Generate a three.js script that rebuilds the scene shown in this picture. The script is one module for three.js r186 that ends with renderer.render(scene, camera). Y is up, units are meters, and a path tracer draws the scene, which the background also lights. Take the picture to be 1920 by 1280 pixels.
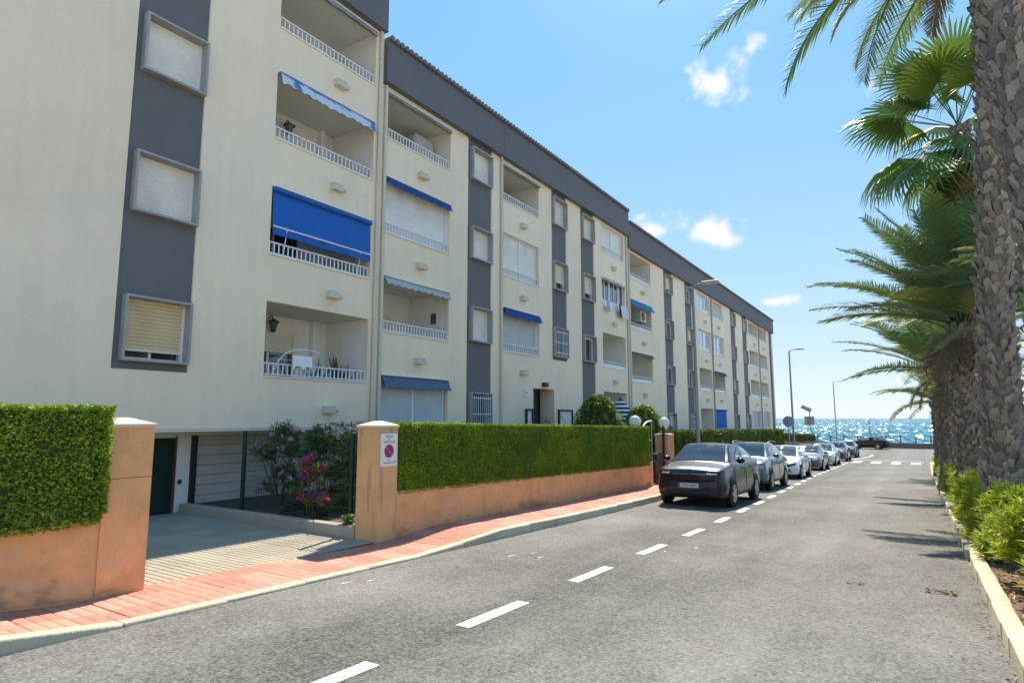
import * as THREE from 'three';
import { mergeGeometries, mergeVertices, toCreasedNormals } from 'three/addons/utils/BufferGeometryUtils.js';
import { RoundedBoxGeometry } from 'three/addons/geometries/RoundedBoxGeometry.js';

// ------------------------------------------------------------------ camera, sky, sun, exposure
const scene = new THREE.Scene();
const camera = new THREE.PerspectiveCamera(57.6, 1024 / 682, 0.1, 40000);
camera.position.set(0, 1.75, 0);
camera.rotation.order = 'YXZ';
camera.rotation.y = THREE.MathUtils.degToRad(32.8);
camera.rotation.x = Math.atan(145 / 1164);
scene.add(camera);

const renderer = new THREE.WebGLRenderer({ antialias: true });
renderer.setSize(1024, 682);
renderer.toneMapping = THREE.LinearToneMapping;
renderer.toneMappingExposure = 1.8;
renderer.shadowMap.enabled = true;
renderer.shadowMap.type = THREE.PCFSoftShadowMap;

const SUN = new THREE.Vector3(-0.235, 1, -0.8).normalize();
const sun = new THREE.DirectionalLight(new THREE.Color(1, 0.9, 0.74), 5);
sun.position.copy(SUN).multiplyScalar(120).add(new THREE.Vector3(-5, 0, -35));
sun.target.position.set(-5, 0, -35);
sun.castShadow = true;
sun.shadow.mapSize.set(4096, 4096);
Object.assign(sun.shadow.camera, { left: -75, right: 75, top: 75, bottom: -75, near: 1, far: 300 });
scene.add(sun, sun.target);

// ------------------------------------------------------------------ small tools
function rng(seed) { let a = seed >>> 0; return () => { a = (a + 0x6D2B79F5) | 0; let t = Math.imul(a ^ (a >>> 15), 1 | a); t = (t + Math.imul(t ^ (t >>> 7), 61 | t)) ^ t; return ((t ^ (t >>> 14)) >>> 0) / 4294967296; }; }
const LAT = (() => { const r = rng(77), a = new Float32Array(65536); for (let i = 0; i < 65536; i++) a[i] = r(); return a; })();
const sm = t => t * t * (3 - 2 * t), mix = (a, b, t) => a + (b - a) * t, clamp = (x, a = 0, b = 1) => Math.min(b, Math.max(a, x));
const step = (a, b, x) => sm(clamp((x - a) / (b - a)));
function vnoise(x, y, px, py, s = 0) {
  const xi = Math.floor(x), yi = Math.floor(y), fx = sm(x - xi), fy = sm(y - yi);
  const m = (a, b) => ((a % b) + b) % b, x0 = m(xi, px), x1 = m(xi + 1, px), y0 = m(yi, py), y1 = m(yi + 1, py);
  const h = (i, j) => LAT[((i * 131 + s * 57) & 255) * 256 + ((j * 197 + s * 91 + i * 29) & 255)];
  return mix(mix(h(x0, y0), h(x1, y0), fx), mix(h(x0, y1), h(x1, y1), fx), fy);
}
function fbm(u, v, f, oct, s = 0, fy = f) { let a = .5, t = 0, n = 0; for (let i = 0; i < oct; i++) { t += a * vnoise(u * f, v * fy, f, fy, s + i); n += a; a *= .55; f *= 2; fy *= 2; } return t / n; }
const toS = c => Math.round(255 * clamp(c <= .0031308 ? 12.92 * c : 1.055 * Math.pow(c, 1 / 2.4) - .055));
function tex(w, h, fn, { srgb = true, metres = null } = {}) {
  const d = new Uint8Array(w * h * 4), o = [0, 0, 0, 1];
  for (let j = 0, k = 0; j < h; j++) for (let i = 0; i < w; i++, k += 4) {
    fn(i / w, j / h, o, i, j);
    if (srgb) { d[k] = toS(o[0]); d[k + 1] = toS(o[1]); d[k + 2] = toS(o[2]); } else { d[k] = clamp(o[0]) * 255; d[k + 1] = clamp(o[1]) * 255; d[k + 2] = clamp(o[2]) * 255; }
    d[k + 3] = 255;
  }
  const t = new THREE.DataTexture(d, w, h, THREE.RGBAFormat);
  t.wrapS = t.wrapT = THREE.RepeatWrapping; t.magFilter = THREE.LinearFilter; t.minFilter = THREE.LinearMipmapLinearFilter; t.generateMipmaps = true; t.anisotropy = 8;
  if (srgb) t.colorSpace = THREE.SRGBColorSpace;
  if (metres) t.repeat.set(1 / (metres[0] ?? metres), 1 / (metres[1] ?? metres));
  t.needsUpdate = true; return t;
}
const lin = (r, g, b) => new THREE.Color().setRGB(r, g, b);
const M = (c, roughness = .85, o = {}) => new THREE.MeshStandardMaterial({ color: Array.isArray(c) ? lin(...c) : c, roughness, side: THREE.DoubleSide, ...o });
const MP = (c, roughness = .5, o = {}) => new THREE.MeshPhysicalMaterial({ color: Array.isArray(c) ? lin(...c) : c, roughness, side: THREE.DoubleSide, ...o });

// geometry in metres, uv in metres by the dominant axis
function mUV(g) {
  if (g.index) g = g.toNonIndexed();
  const p = g.attributes.position, uv = new Float32Array(p.count * 2), a = new THREE.Vector3(), b = new THREE.Vector3(), c = new THREE.Vector3();
  for (let i = 0; i < p.count; i += 3) {
    a.fromBufferAttribute(p, i); b.fromBufferAttribute(p, i + 1); c.fromBufferAttribute(p, i + 2);
    const n = b.clone().sub(a).cross(c.clone().sub(a)), x = Math.abs(n.x), y = Math.abs(n.y), z = Math.abs(n.z);
    [a, b, c].forEach((q, k) => { const o = (i + k) * 2; if (y >= x && y >= z) { uv[o] = q.x; uv[o + 1] = q.z; } else if (x >= z) { uv[o] = q.z; uv[o + 1] = q.y; } else { uv[o] = q.x; uv[o + 1] = q.y; } });
  }
  g.setAttribute('uv', new THREE.BufferAttribute(uv, 2)); return g;
}
const box = (x0, x1, y0, y1, z0, z1) => { const g = new THREE.BoxGeometry(Math.abs(x1 - x0), Math.abs(y1 - y0), Math.abs(z1 - z0)); g.translate((x0 + x1) / 2, (y0 + y1) / 2, (z0 + z1) / 2); return g; };
const rbox = (x0, x1, y0, y1, z0, z1, r = .01, s = 1) => { const g = new RoundedBoxGeometry(Math.abs(x1 - x0), Math.abs(y1 - y0), Math.abs(z1 - z0), s, r); g.translate((x0 + x1) / 2, (y0 + y1) / 2, (z0 + z1) / 2); return g; };
const cyl = (r0, r1, h, n = 12) => new THREE.CylinderGeometry(r1, r0, h, n);       // r0 bottom, r1 top
const vcyl = (x, z, y0, y1, r0, r1 = r0, n = 12) => cyl(r0, r1, y1 - y0, n).translate(x, (y0 + y1) / 2, z);
const tube = (pts, r, n = 6, seg = 0) => new THREE.TubeGeometry(new THREE.CatmullRomCurve3(pts.map(p => new THREE.Vector3(...p))), seg || pts.length * 4, r, n, false);
function clean(g) { g = g.index ? g.toNonIndexed() : g; for (const k of Object.keys(g.attributes)) if (!['position', 'normal', 'uv', 'color'].includes(k)) g.deleteAttribute(k); if (!g.attributes.uv) g.setAttribute('uv', new THREE.BufferAttribute(new Float32Array(g.attributes.position.count * 2), 2)); return g; }
const mrg = l => l.length === 1 ? clean(l[0]) : mergeGeometries(l.map(clean));
const raw = (pos, idx) => { const g = new THREE.BufferGeometry(); g.setAttribute('position', new THREE.Float32BufferAttribute(pos, 3)); if (idx) g.setIndex(idx); g.computeVertexNormals(); return g; };

// ------------------------------------------------------------------ things, parts, names
const used = {}, ORG = new WeakMap();
const numbered = n => { const k = used[n] = (used[n] ?? -1) + 1; return k ? n + '_' + String(k).padStart(3, '0') : n; };
function thing(name, label, category, [x, y, z] = [0, 0, 0], group) {
  const o = new THREE.Group(); o.name = numbered(name); o.position.set(x, y, z); o.userData = { label, category }; if (group) o.userData.group = group;
  ORG.set(o, new THREE.Vector3(x, y, z)); scene.add(o); return o;
}
function sub(parent, name) { const o = new THREE.Group(); o.name = name; parent.add(o); ORG.set(o, ORG.get(parent)); return o; }
const shadow = o => { o.castShadow = o.receiveShadow = true; return o; };
function part(parent, name, geo, mat, { label, kind, uv = true } = {}) {          // geo in world coordinates
  if (Array.isArray(geo)) geo = mrg(geo);
  if (uv) geo = mUV(geo);
  const q = ORG.get(parent); if (q) geo.translate(-q.x, -q.y, -q.z);
  const m = shadow(new THREE.Mesh(geo, mat)); m.name = name; if (label) m.userData.label = label; if (kind) m.userData.kind = kind;
  if (q) ORG.set(m, q); parent.add(m); return m;
}
function put(parent, name, geo, mat, [x, y, z], rot) {                              // shared geometry at a world position
  const q = ORG.get(parent) || new THREE.Vector3(), m = shadow(new THREE.Mesh(geo, mat)); m.name = name; m.position.set(x - q.x, y - q.y, z - q.z); if (rot) m.rotation.set(...rot); parent.add(m); return m;
}
function solo(name, label, category, geo, mat, group, { kind, uv = true } = {}) {
  if (Array.isArray(geo)) geo = mrg(geo); if (uv) geo = mUV(geo);
  geo.computeBoundingBox(); const b = geo.boundingBox, c = [(b.min.x + b.max.x) / 2, b.min.y, (b.min.z + b.max.z) / 2]; geo.translate(-c[0], -c[1], -c[2]);
  const m = shadow(new THREE.Mesh(geo, mat)); m.position.set(...c); m.name = numbered(name); m.userData = { label, category }; if (group) m.userData.group = group; if (kind) m.userData.kind = kind;
  ORG.set(m, new THREE.Vector3(...c)); scene.add(m); return m;
}
function struct(name, geo, mat, { uv = true } = {}) { if (Array.isArray(geo)) geo = mrg(geo); if (uv) geo = mUV(geo); const m = shadow(new THREE.Mesh(geo, mat)); m.name = numbered(name); m.userData = { kind: 'structure' }; ORG.set(m, new THREE.Vector3()); scene.add(m); return m; }
const DUM = new THREE.Object3D();
function inst(parent, name, geo, mat, list, colors) {                               // list: [x,y,z, rx,ry,rz, s] in world coordinates
  const q = ORG.get(parent) || new THREE.Vector3(), m = new THREE.InstancedMesh(geo, mat, list.length); shadow(m); m.name = name; m.userData.kind = 'stuff';
  const c = new THREE.Color();
  list.forEach((l, i) => { DUM.position.set(l[0] - q.x, l[1] - q.y, l[2] - q.z); DUM.rotation.set(l[3], l[4], l[5], 'YXZ'); const s = l[6] ?? 1; DUM.scale.set(s, s, s); DUM.updateMatrix(); m.setMatrixAt(i, DUM.matrix); if (colors) m.setColorAt(i, c.setRGB(...colors(i, l))); });
  parent.add(m); return m;
}

// ------------------------------------------------------------------ sky (air and clouds only)
{
  const W = 2048, H = 1024, d = new Float32Array(W * H * 4);
  // small fair-weather clouds: [azimuth deg from -z towards +x, elevation deg, half width deg, half height deg, seed, tilt]
  const C = [[-12.9, 29.0, 2.9, 3.2, 3, .9], [-14.6, 16.1, 3.1, 1.5, 5, -.3], [-19.8, 16.7, 2.5, 1.8, 8, 0], [-9.7, 9.9, 2.0, .65, 12, -.1], [-1.6, 7.9, 3.1, 1.15, 15, .25], [-1.0, 25.8, .9, 1.1, 21, .2], [3.6, 26.2, 2.0, 1.3, 19, .3], [1.7, 31.5, 1.6, 2.0, 23, .2],
    [38, 14, 6, 2.4, 31, 0], [57, 21, 7, 3.2, 33, .1], [86, 12, 8, 2.2, 37, 0], [120, 18, 9, 3, 41, .1], [150, 30, 7, 3, 43, 0], [-150, 15, 9, 2.5, 47, 0], [-110, 22, 8, 3, 51, 0], [178, 12, 8, 2, 53, 0], [-70, 40, 6, 3, 57, .2]];
  const R = Math.PI / 180;
  for (let j = 0; j < H; j++) {
    const el = ((j + .5) / H - .5) * Math.PI, ed = el / R;
    for (let i = 0; i < W; i++) {
      const th = ((i + .5) / W - .5) * 2 * Math.PI, x = Math.cos(el) * Math.cos(th), y = Math.sin(el), z = Math.cos(el) * Math.sin(th);
      const e = Math.max(0, ed), cs = Math.max(-1, x * SUN.x + y * SUN.y + z * SUN.z);
      const a = Math.exp(-e / 11), b = Math.exp(-e / 34);
      let r = .105 + .255 * b + .48 * a, g = .40 + .34 * b + .215 * a, bl = .95 + .02 * b + .06 * a;
      const au = Math.pow(Math.max(0, cs), 50) * .45 + Math.pow(Math.max(0, cs), 6) * .06; r += au; g += au * .96; bl += au * .86;
      const az = Math.atan2(x, -z) / R;
      for (const [ca, ce, cw, ch, s, tl] of C) {
        let da = az - ca; if (da > 180) da -= 360; if (da < -180) da += 360; const de = ed - ce; if (Math.abs(da) > cw * 2.2 || Math.abs(de) > ch * 2.4) continue;
        const cx = da * Math.cos(el), X = (cx - de * tl * cw / ch * .55) / cw, Y = de / ch;
        const n = fbm((cx + 60 + s * 3) / 16, (de + 40 + s) / 16, 11, 7, s), k = 1.05 - Math.hypot(X, Y * (Y < 0 ? 1.25 : 1)) + (n - .5) * 2.6;
        const m = step(.1, 1.15, k) * .95;
        r = mix(r, 1.02, m); g = mix(g, 1.01, m); bl = mix(bl, 1.03, m);
      }
      if (ed < 0) { const k = clamp(-ed / 6); r = mix(r, .30, k); g = mix(g, .36, k); bl = mix(bl, .40, k); }
      const o = (j * W + i) * 4; d[o] = r * .615; d[o + 1] = g * .607; d[o + 2] = bl * .62; d[o + 3] = 1;
    }
  }
  const t = new THREE.DataTexture(d, W, H, THREE.RGBAFormat, THREE.FloatType); t.mapping = THREE.EquirectangularReflectionMapping; t.magFilter = t.minFilter = THREE.LinearFilter; t.wrapS = THREE.RepeatWrapping; t.needsUpdate = true;
  scene.background = t; scene.environment = t;
}

// ------------------------------------------------------------------ lie of the land
const lerpT = (T, z) => { if (z >= T[0][0]) return T[0][1]; for (let i = 1; i < T.length; i++) if (z >= T[i][0]) return mix(T[i - 1][1], T[i][1], (T[i - 1][0] - z) / (T[i - 1][0] - T[i][0])); return T[T.length - 1][1]; };
const gy = z => z > -58 ? .03 * z : z > -88 ? -1.74 - .46 * (1 - Math.pow(1 - (-58 - z) / 30, 2)) : -2.2;
const parkX = z => lerpT([[-13, -3.62], [-19, -3.8], [-33, -4.3], [-63, -4.8], [-90, -5.1]], z);
const kerbX = z => parkX(z) - 2.42;
const wallX = z => kerbX(z) - 1.17;
const kerbRX = z => lerpT([[-40, .53], [-60, .8]], z);
const kh = z => .03 + .12 * Math.max(step(-3.1, -1.6, z), step(-7.2, -9.0, z));    // height of the kerb above the road
const pv = z => gy(z) + kh(z) * .96;

// ------------------------------------------------------------------ shared surface materials
const AS = 2048;
const asphH = (() => { const a = new Float32Array(AS * AS), r = rng(5); for (let k = 0; k < a.length; k++) a[k] = r(); const b = new Float32Array(AS * AS); for (let j = 0; j < AS; j++) for (let i = 0; i < AS; i++) { const i1 = (i + 1) & 2047, j1 = (j + 1) & 2047; b[j * AS + i] = (a[j * AS + i] + a[j * AS + i1] + a[j1 * AS + i] + a[j1 * AS + i1]) / 4; } return b; })();
const asphCol = tex(AS, AS, (u, v, o, i, j) => {
  const g = asphH[j * AS + i], c = vnoise(u * 420, v * 420, 420, 420, 3), big = fbm(u, v, 4, 5, 9), str = fbm(u, v, 10, 3, 14, 2), blot = fbm(u, v, 24, 3, 21);
  const c2 = vnoise(u * 210, v * 210, 210, 210, 17); let k = .127 + (g - .5) * .14 + (c - .5) * .115 + (c2 - .5) * .035 + (big - .5) * .09 + (str - .5) * .10 + (blot - .5) * .03; k = Math.max(.03, k);
  o[0] = k * 1.02; o[1] = k * .985; o[2] = k * .88;
}, { metres: 7.3 });
const asphBump = tex(1024, 1024, (u, v, o, i, j) => { const g = asphH[(j * 2) * AS + i * 2]; o[0] = o[1] = o[2] = .4 * g + .6 * vnoise(u * 330, v * 330, 330, 330, 3); }, { srgb: false, metres: 5.1 });
const stuccoBump = tex(512, 512, (u, v, o) => { o[0] = o[1] = o[2] = .55 * vnoise(u * 150, v * 150, 150, 150, 2) + .45 * vnoise(u * 64, v * 64, 64, 64, 6); }, { srgb: false, metres: 1.9 });
const wallVar = tex(1024, 1024, (u, v, o) => { const k = .955 + (fbm(u, v, 6, 5, 30) - .5) * .15 + (fbm(u, v, 60, 3, 33, 5) - .5) * .075 + (vnoise(u * 500, v * 500, 500, 500, 1) - .5) * .06; const w = (fbm(u, v, 5, 4, 39) - .5) * .07; o[0] = k + w * .6; o[1] = k; o[2] = k - w; }, { metres: 9 });
const dustVar = tex(512, 512, (u, v, o) => { const k = .9 + (fbm(u, v, 5, 6, 50) - .5) * .35 + (vnoise(u * 256, v * 256, 256, 256, 4) - .5) * .14; o[0] = k; o[1] = k * .985; o[2] = k * .96; }, { metres: 2.3 });
const wood = null;
const mat = {
  road: M([1, 1, 1], .92, { map: asphCol, bumpMap: asphBump, bumpScale: .006 }),
  cream: M([.94, .775, .565], .93, { map: wallVar, bumpMap: stuccoBump, bumpScale: .004 }),
  grey: M([.158, .153, .153], .85, { map: wallVar, bumpMap: stuccoBump, bumpScale: .003 }),
  fascia: M([.148, .146, .151], .8, { map: wallVar, bumpMap: stuccoBump, bumpScale: .002 }),
  white: M([.88, .85, .78], .9, { map: wallVar, bumpMap: stuccoBump, bumpScale: .003 }),
  soffit: M([.80, .77, .68], .9, { map: wallVar }),
  alu: M([.78, .78, .77], .4),
  frame: M([.40, .385, .375], .55, { map: dustVar }),
  shutter: M([.84, .77, .62], .6, { map: dustVar }),
  shutterOld: M([.78, .64, .40], .65, { map: dustVar }),
  shutterWhite: M([.86, .84, .79], .55, { map: dustVar }),
  glass: MP([.03, .04, .045], .03, { clearcoat: 1, specularIntensity: 1 }),
  dark: M([.012, .012, .013], .7),
  iron: M([.02, .02, .022], .5),
  pipe: M([.66, .60, .47], .7),
  kerb: M([.50, .45, .34], .92, { map: dustVar, bumpMap: stuccoBump, bumpScale: .004 }),
  concrete: M([.42, .38, .31], .95, { map: dustVar, bumpMap: stuccoBump, bumpScale: .004 }),
  mortar: M([.26, .16, .12], .95, { map: dustVar }),
  steel: M([.34, .36, .37], .45, { metalness: .6 }),
  plastic: M([.75, .74, .70], .5),
  rubber: M([.02, .02, .02], .8),
};
// ------------------------------------------------------------------ ground, road, sea
let ROAD;
const zs = []; for (let z = 60; z > -60; z -= 1.5) zs.push(z); for (let z = -60; z > -106; z -= 3) zs.push(z); zs.push(-106);
function strip(xl, xr, yf, Z = zs, nx = 1) {                       // sheet between two edge curves
  const p = [], ix = [];
  Z.forEach((z, k) => { for (let i = 0; i <= nx; i++) { const x = mix(xl(z), xr(z), i / nx); p.push(x, yf(z, x), z); } if (k) for (let i = 0; i < nx; i++) { const a = (k - 1) * (nx + 1) + i, c = k * (nx + 1) + i; ix.push(a, a + 1, c, a + 1, c + 1, c); } });
  return raw(p, ix);
}
{
  const gm = M([.48, .43, .35], .97, { map: dustVar, bumpMap: stuccoBump, bumpScale: .01 });
  const zg = [300, 150, ...zs];
  struct('ground', strip(() => -400, () => 400, z => gy(z) - .02, zg), gm);
  ROAD = struct('road', strip(z => z < -66 ? -60 : kerbX(z) + .002, z => z < -66 ? 60 : kerbRX(z) - .002, z => gy(z), [...zs.filter(z => z > -66), -66, ...zs.filter(z => z < -66 && z > -100), -100]), mat.road);
  struct('promenade', [strip(() => -200, () => 200, () => -2.06, [-100.2, -106]), box(-200, 200, -12, -2.065, -106.6, -106)], mat.concrete);
  struct('side_pavement', strip(() => 4.6, () => 9, z => gy(z) + .13, zs.filter(z => z > -64)), M([.60, .55, .47], .93, { map: dustVar }));
  // the sea: a faceted sheet of waves near the shore, one broad sheet out to the horizon
  const seaB = tex(1024, 1024, (u, v, o) => { const w = fbm(u, v, 20, 5, 70, 44), r = 1 - Math.abs(2 * fbm(u, v, 12, 3, 75, 30) - 1); o[0] = o[1] = o[2] = .5 * w + .5 * r * r; }, { srgb: false, metres: [90, 60] });
  const seaN = tex(1024, 1024, (u, v, o) => {
    const h = (a, b) => fbm(a, b, 22, 4, 70, 40) + .55 * fbm(a, b, 7, 2, 83, 16), e = 1 / 1024, c = h(u, v), sx = (h(u + e, v) - c) * 26, sy = (h(u, v + e) - c) * 26, l = Math.hypot(sx, sy, 1);
    o[0] = .5 - .5 * sx / l; o[1] = .5 - .5 * sy / l; o[2] = .5 + .5 / l;
  }, { srgb: false, metres: [120, 60] });
  const sea = MP([.012, .20, .27], .22, { normalMap: seaN, normalScale: new THREE.Vector2(3, 3), specularIntensity: 1, ior: 1.33 });
  const S = [], I = []; [-106.6, -400, -1200, -4000, -14000, -30000].forEach((z, k) => { S.push(-30000, -7, z, 30000, -7, z); if (k) { const a = 2 * k - 2; I.push(a, a + 1, a + 2, a + 1, a + 3, a + 2); } });
  const seaO = struct('sea', raw(S, I), sea);
  const r = rng(88), L = []; for (let i = 0; i < 15000; i++) { const d = 108 * Math.pow(14, Math.pow(r(), .8)), x = (r() * 1.3 - .75) * d; L.push([x, -7.05, -d, (r() - .5) * .35, (r() - .5) * 1.3, (r() - .5) * .25, .5 + r() * 1.5]); }
  const wave = toCreasedNormals(raw([-1, 0, .5, 1, 0, .5, -.75, .25, 0, .75, .25, 0, -1, 0, -.6, 1, 0, -.6], [0, 1, 3, 0, 3, 2, 2, 3, 5, 2, 5, 4, 0, 2, 4, 1, 5, 3]), .2);
  inst(seaO, 'wavelets', wave, MP([.014, .21, .27], .15, { specularIntensity: 1, ior: 1.33 }), L);
}
// painted markings, each a sheet of its own 4 mm above the road
const paintTex = tex(512, 512, (u, v, o) => { const w = fbm(u, v, 60, 3, 61), k = w > .62 ? .26 : .72 + (w - .5) * .25; o[0] = k; o[1] = k * .985; o[2] = k * .94; }, { metres: 1.1 });
const paint = M([1, 1, 1], .8, { map: paintTex });
function mark(name, label, pts, group) { const c = pts.reduce((a, p) => [a[0] + p[0] / pts.length, a[1] + p[1] / pts.length], [0, 0]); const s = new THREE.Shape(pts.map(p => new THREE.Vector2(p[0], p[1]))); const g = new THREE.ShapeGeometry(s), a = g.attributes.position; for (let i = 0; i < a.count; i++) { const x = a.getX(i), z = a.getY(i); a.setXYZ(i, x, gy(z) + .004, z); } g.computeVertexNormals(); return part(ROAD, name, g, paint); }
{
  const r = rng(8);
  for (let k = 0; k < 27; k++) {
    const z0 = 1.82 - 2.2 * k, z1 = z0 - 1.06, w = .075, j = () => (r() - .5) * .012;
    const pts = [[parkX(z0) - w + j(), z0 + j()], [parkX(z0) + w + j(), z0 + j()], [parkX(z0) + w + j(), (z0 + z1) / 2], [parkX(z1) + w + j(), z1 + j()], [parkX(z1) - w + j(), z1 + j()], [parkX(z1) - w + j(), (z0 + z1) / 2]];
    mark('lane_dash', '', pts);
  }
  for (let k = 0; k < 5; k++) { const x = -5.6 + k * 1.36; mark('crossing_bar', '', [[x - .32, -57.2], [x + .32, -57.2], [x + .32, -61.4], [x - .32, -61.4]]); }
  mark('stop_line', '', [[-4.4, -64.6], [.4, -64.6], [.4, -65.0], [-4.4, -65.0]]);
  const c = []; for (let i = 0; i <= 8; i++) { const t = i / 8; c.push([-4.9 + 2.0 * Math.sin(t * 1.5) - 1.2 * t, -66 - 14 * t]); } for (let i = 8; i >= 0; i--) { const t = i / 8; c.push([-5.08 + 2.0 * Math.sin(t * 1.5) - 1.2 * t, -66 - 14 * t]); } mark('edge_line', '', c);
  for (const [x, z, l] of [[-5.1, -7.75, .3], [-4.95, -8.2, .16], [-4.7, -7.95, .2], [-5.75, -5.2, .22], [-5.6, -5.5, .14], [-3.1, -10.2, .12], [-3.4, -9.6, .1]]) mark('paint_scrap', '', [[x, z], [x + .02, z - l * .3], [x + l * .12, z - l], [x + .05, z - l * .8], [x - .01, z - l * .4]]);
}
// kerb stones
function kerbStone(xa, xb, z0, z1, h0, h1, b0, b1, r = .02) {       // xa is the road face; tops h, bottoms b at both ends
  const s = Math.sign(xb - xa), P = [], n = 7;
  const prof = (h, b) => [[xa, b], [xa + s * .004, h - r * 1.6], [xa + s * r * .35, h - r * .5], [xa + s * r * 1.1, h], [xb - s * .01, h], [xb, h - .01], [xb, b]];
  for (const [z, h, b] of [[z0, h0, b0], [z1, h1, b1]]) for (const [x, y] of prof(h, b)) P.push(x, y, z);
  const I = []; for (let i = 0; i < n - 1; i++) I.push(i, i + 1, n + i, i + 1, n + i + 1, n + i);
  for (let i = 1; i < n - 1; i++) { I.push(0, i, i + 1); I.push(n, n + i + 1, n + i); }
  return toCreasedNormals(raw(P, I), .9);
}
{
  const kv = [M([.58, .52, .38], .92, { map: dustVar, bumpMap: stuccoBump, bumpScale: .004 }), M([.52, .46, .34], .92, { map: dustVar, bumpMap: stuccoBump, bumpScale: .004 }), M([.55, .49, .35], .92, { map: dustVar, bumpMap: stuccoBump, bumpScale: .004 })];
  const kl = struct('kerb', strip(z => kerbX(z) - .13, z => kerbX(z) - .02, z => gy(z) + kh(z) - .03, zs.filter(z => z < 8 && z > -66)), mat.concrete); kl.userData.label = 'pale concrete kerb of the left pavement with a dropped crossing';
  const r = rng(21);
  for (let z = 6; z > -62; z -= 1) { const a = z - .004, b = z - .996, j = (r() - .5) * .012; part(kl, 'kerb_stone', kerbStone(kerbX(a) + j, kerbX(a) - .15 + j, a, b, gy(a) + kh(a) + (r() - .5) * .006, gy(b) + kh(b), gy(a) - .05, gy(b) - .05), kv[Math.floor(r() * 3)]); }
  const kr = struct('kerb', strip(z => kerbRX(z) + .03, z => kerbRX(z) + .14, z => gy(z) + .06, zs.filter(z => z < 8 && z > -66)), mat.concrete); kr.userData.label = 'uneven kerb of pale blocks along the planted strip';
  for (let z = 3; z > -56;) {
    const L = z < -10 ? .42 + r() * .1 : .52 + (r() < .4 ? .3 : 0), bad = z < -11.2 && z > -14.2, j = (r() - .5) * (bad ? .09 : .016), t = (r() - .5) * (bad ? .05 : .01), a = z - .006, b = z - L + .006;
    part(kr, 'kerb_stone', kerbStone(kerbRX(a) + j, kerbRX(a) + .17 + j, a, b, gy(a) + .15 + t + (r() - .5) * .01, gy(b) + .15 + t, gy(a) - .05, gy(b) - .05, .012), kv[Math.floor(r() * 3)]); z -= L;
  }
}
// pavement: red tiles with a key pattern of grooves, each tile its own piece near by
{
  const zp = []; for (let z = 12; z > -64; z -= .5) zp.push(z);
  const redTex = tex(512, 512, (u, v, o) => { const k = .95 + (fbm(u, v, 4, 5, 90) - .5) * .5, gx = (u * 10) % 1, gz = (v * 10) % 1, l = (gx < .1 || gz < .1) ? .62 : 1; o[0] = .50 * k * l; o[1] = .205 * k * l; o[2] = .155 * k * l; }, { metres: 1.8 });
  const pavement = struct('pavement', strip(z => wallX(z) - .1, z => kerbX(z) - .14, z => pv(z) - (z > -21.6 ? .016 : 0), zp), M([.75, .7, .7], .9, { map: redTex }));
  const T = .375, pads = [];
  const pad = (x0, x1, z0, z1) => { const g = 'x', c = .006, h = .012, P = [x0, 0, z0, x1, 0, z0, x1, 0, z1, x0, 0, z1, x0 + c, h, z0 + c, x1 - c, h, z0 + c, x1 - c, h, z1 - c, x0 + c, h, z1 - c]; return raw(P, [4, 6, 5, 4, 7, 6, 0, 4, 5, 0, 5, 1, 1, 5, 6, 1, 6, 2, 2, 6, 7, 2, 7, 3, 3, 7, 4, 3, 4, 0]).toNonIndexed(); };
  const u = T / 6, q = (a, b, c, d) => pad(-T / 2 + a * u + .0045, -T / 2 + b * u - .0045, -T / 2 + c * u + .0045, -T / 2 + d * u - .0045);
  const variants = [[q(0, 4, 0, 2), q(4, 6, 0, 4), q(0, 2, 2, 6), q(2, 6, 4, 6), q(2, 4, 2, 4)], [q(0, 2, 0, 4), q(2, 6, 0, 2), q(4, 6, 2, 6), q(0, 4, 4, 6), q(2, 4, 2, 4)], [q(0, 6, 0, 2), q(0, 3, 2, 4), q(3, 6, 2, 4), q(0, 6, 4, 6)]].map(l => mUV(mrg(l)).translate(0, 0, 0));
  const reds = [[.52, .215, .155], [.55, .245, .18], [.49, .195, .14], [.57, .28, .205]].map(c => M(c, .88, { map: dustVar, bumpMap: stuccoBump, bumpScale: .002 }));
  const r = rng(33);
  for (let k = 0; k < 64; k++) { const z = 1.6 - k * (T + .004), n = 3; if (z < -21.4) break; for (let i = 0; i < n; i++) { const x = kerbX(z) - .15 - T / 2 - i * (T + .004) - .002, s = (pv(z + .1) - pv(z - .1)) / .2; put(pavement, 'paving_tile', variants[Math.floor(r() * 3)], reds[Math.floor(r() * 4)], [x, pv(z) - .011 + (r() - .5) * .003, z], [-Math.atan(s), 0, 0]); } }
  // driveway: beige tiles of small raised bars
  const bars = []; const D = .4; for (let i = 0; i < 4; i++) for (let j = 0; j < 4; j++) bars.push(pad(-D / 2 + i * .1 + .004, -D / 2 + i * .1 + .094, -D / 2 + j * .1 + .012, -D / 2 + j * .1 + .09));
  const bg = mUV(mrg(bars));
  const bm = [[.38, .34, .26], [.34, .305, .235], [.41, .37, .28], [.36, .33, .265]].map(c => M(c, .92, { map: dustVar, bumpMap: stuccoBump, bumpScale: .002 }));
  const dz = []; for (let z = 1; z > -7.4; z -= .4) dz.push(z); dz.push(-7.38);
  const dy = (z) => mix(pv(z), -.13, .6), drive = struct('driveway', strip(() => -12.95, z => wallX(z) - .08, z => dy(z) - .012, dz), M([.22, .19, .14], .95, { map: dustVar }));
  for (let i = 0; i < 14; i++) for (let k = 0; k < 14; k++) { const x = -7.42 - i * D, z = -1.9 - k * D; if (z < -7.2) continue; put(drive, 'paving_tile', bg, bm[Math.floor(r() * 4)], [x, dy(z) - .011 + (r() - .5) * .003, z], [-Math.atan((dy(z + .2) - dy(z - .2)) / .4), 0, 0]); }
}
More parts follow.
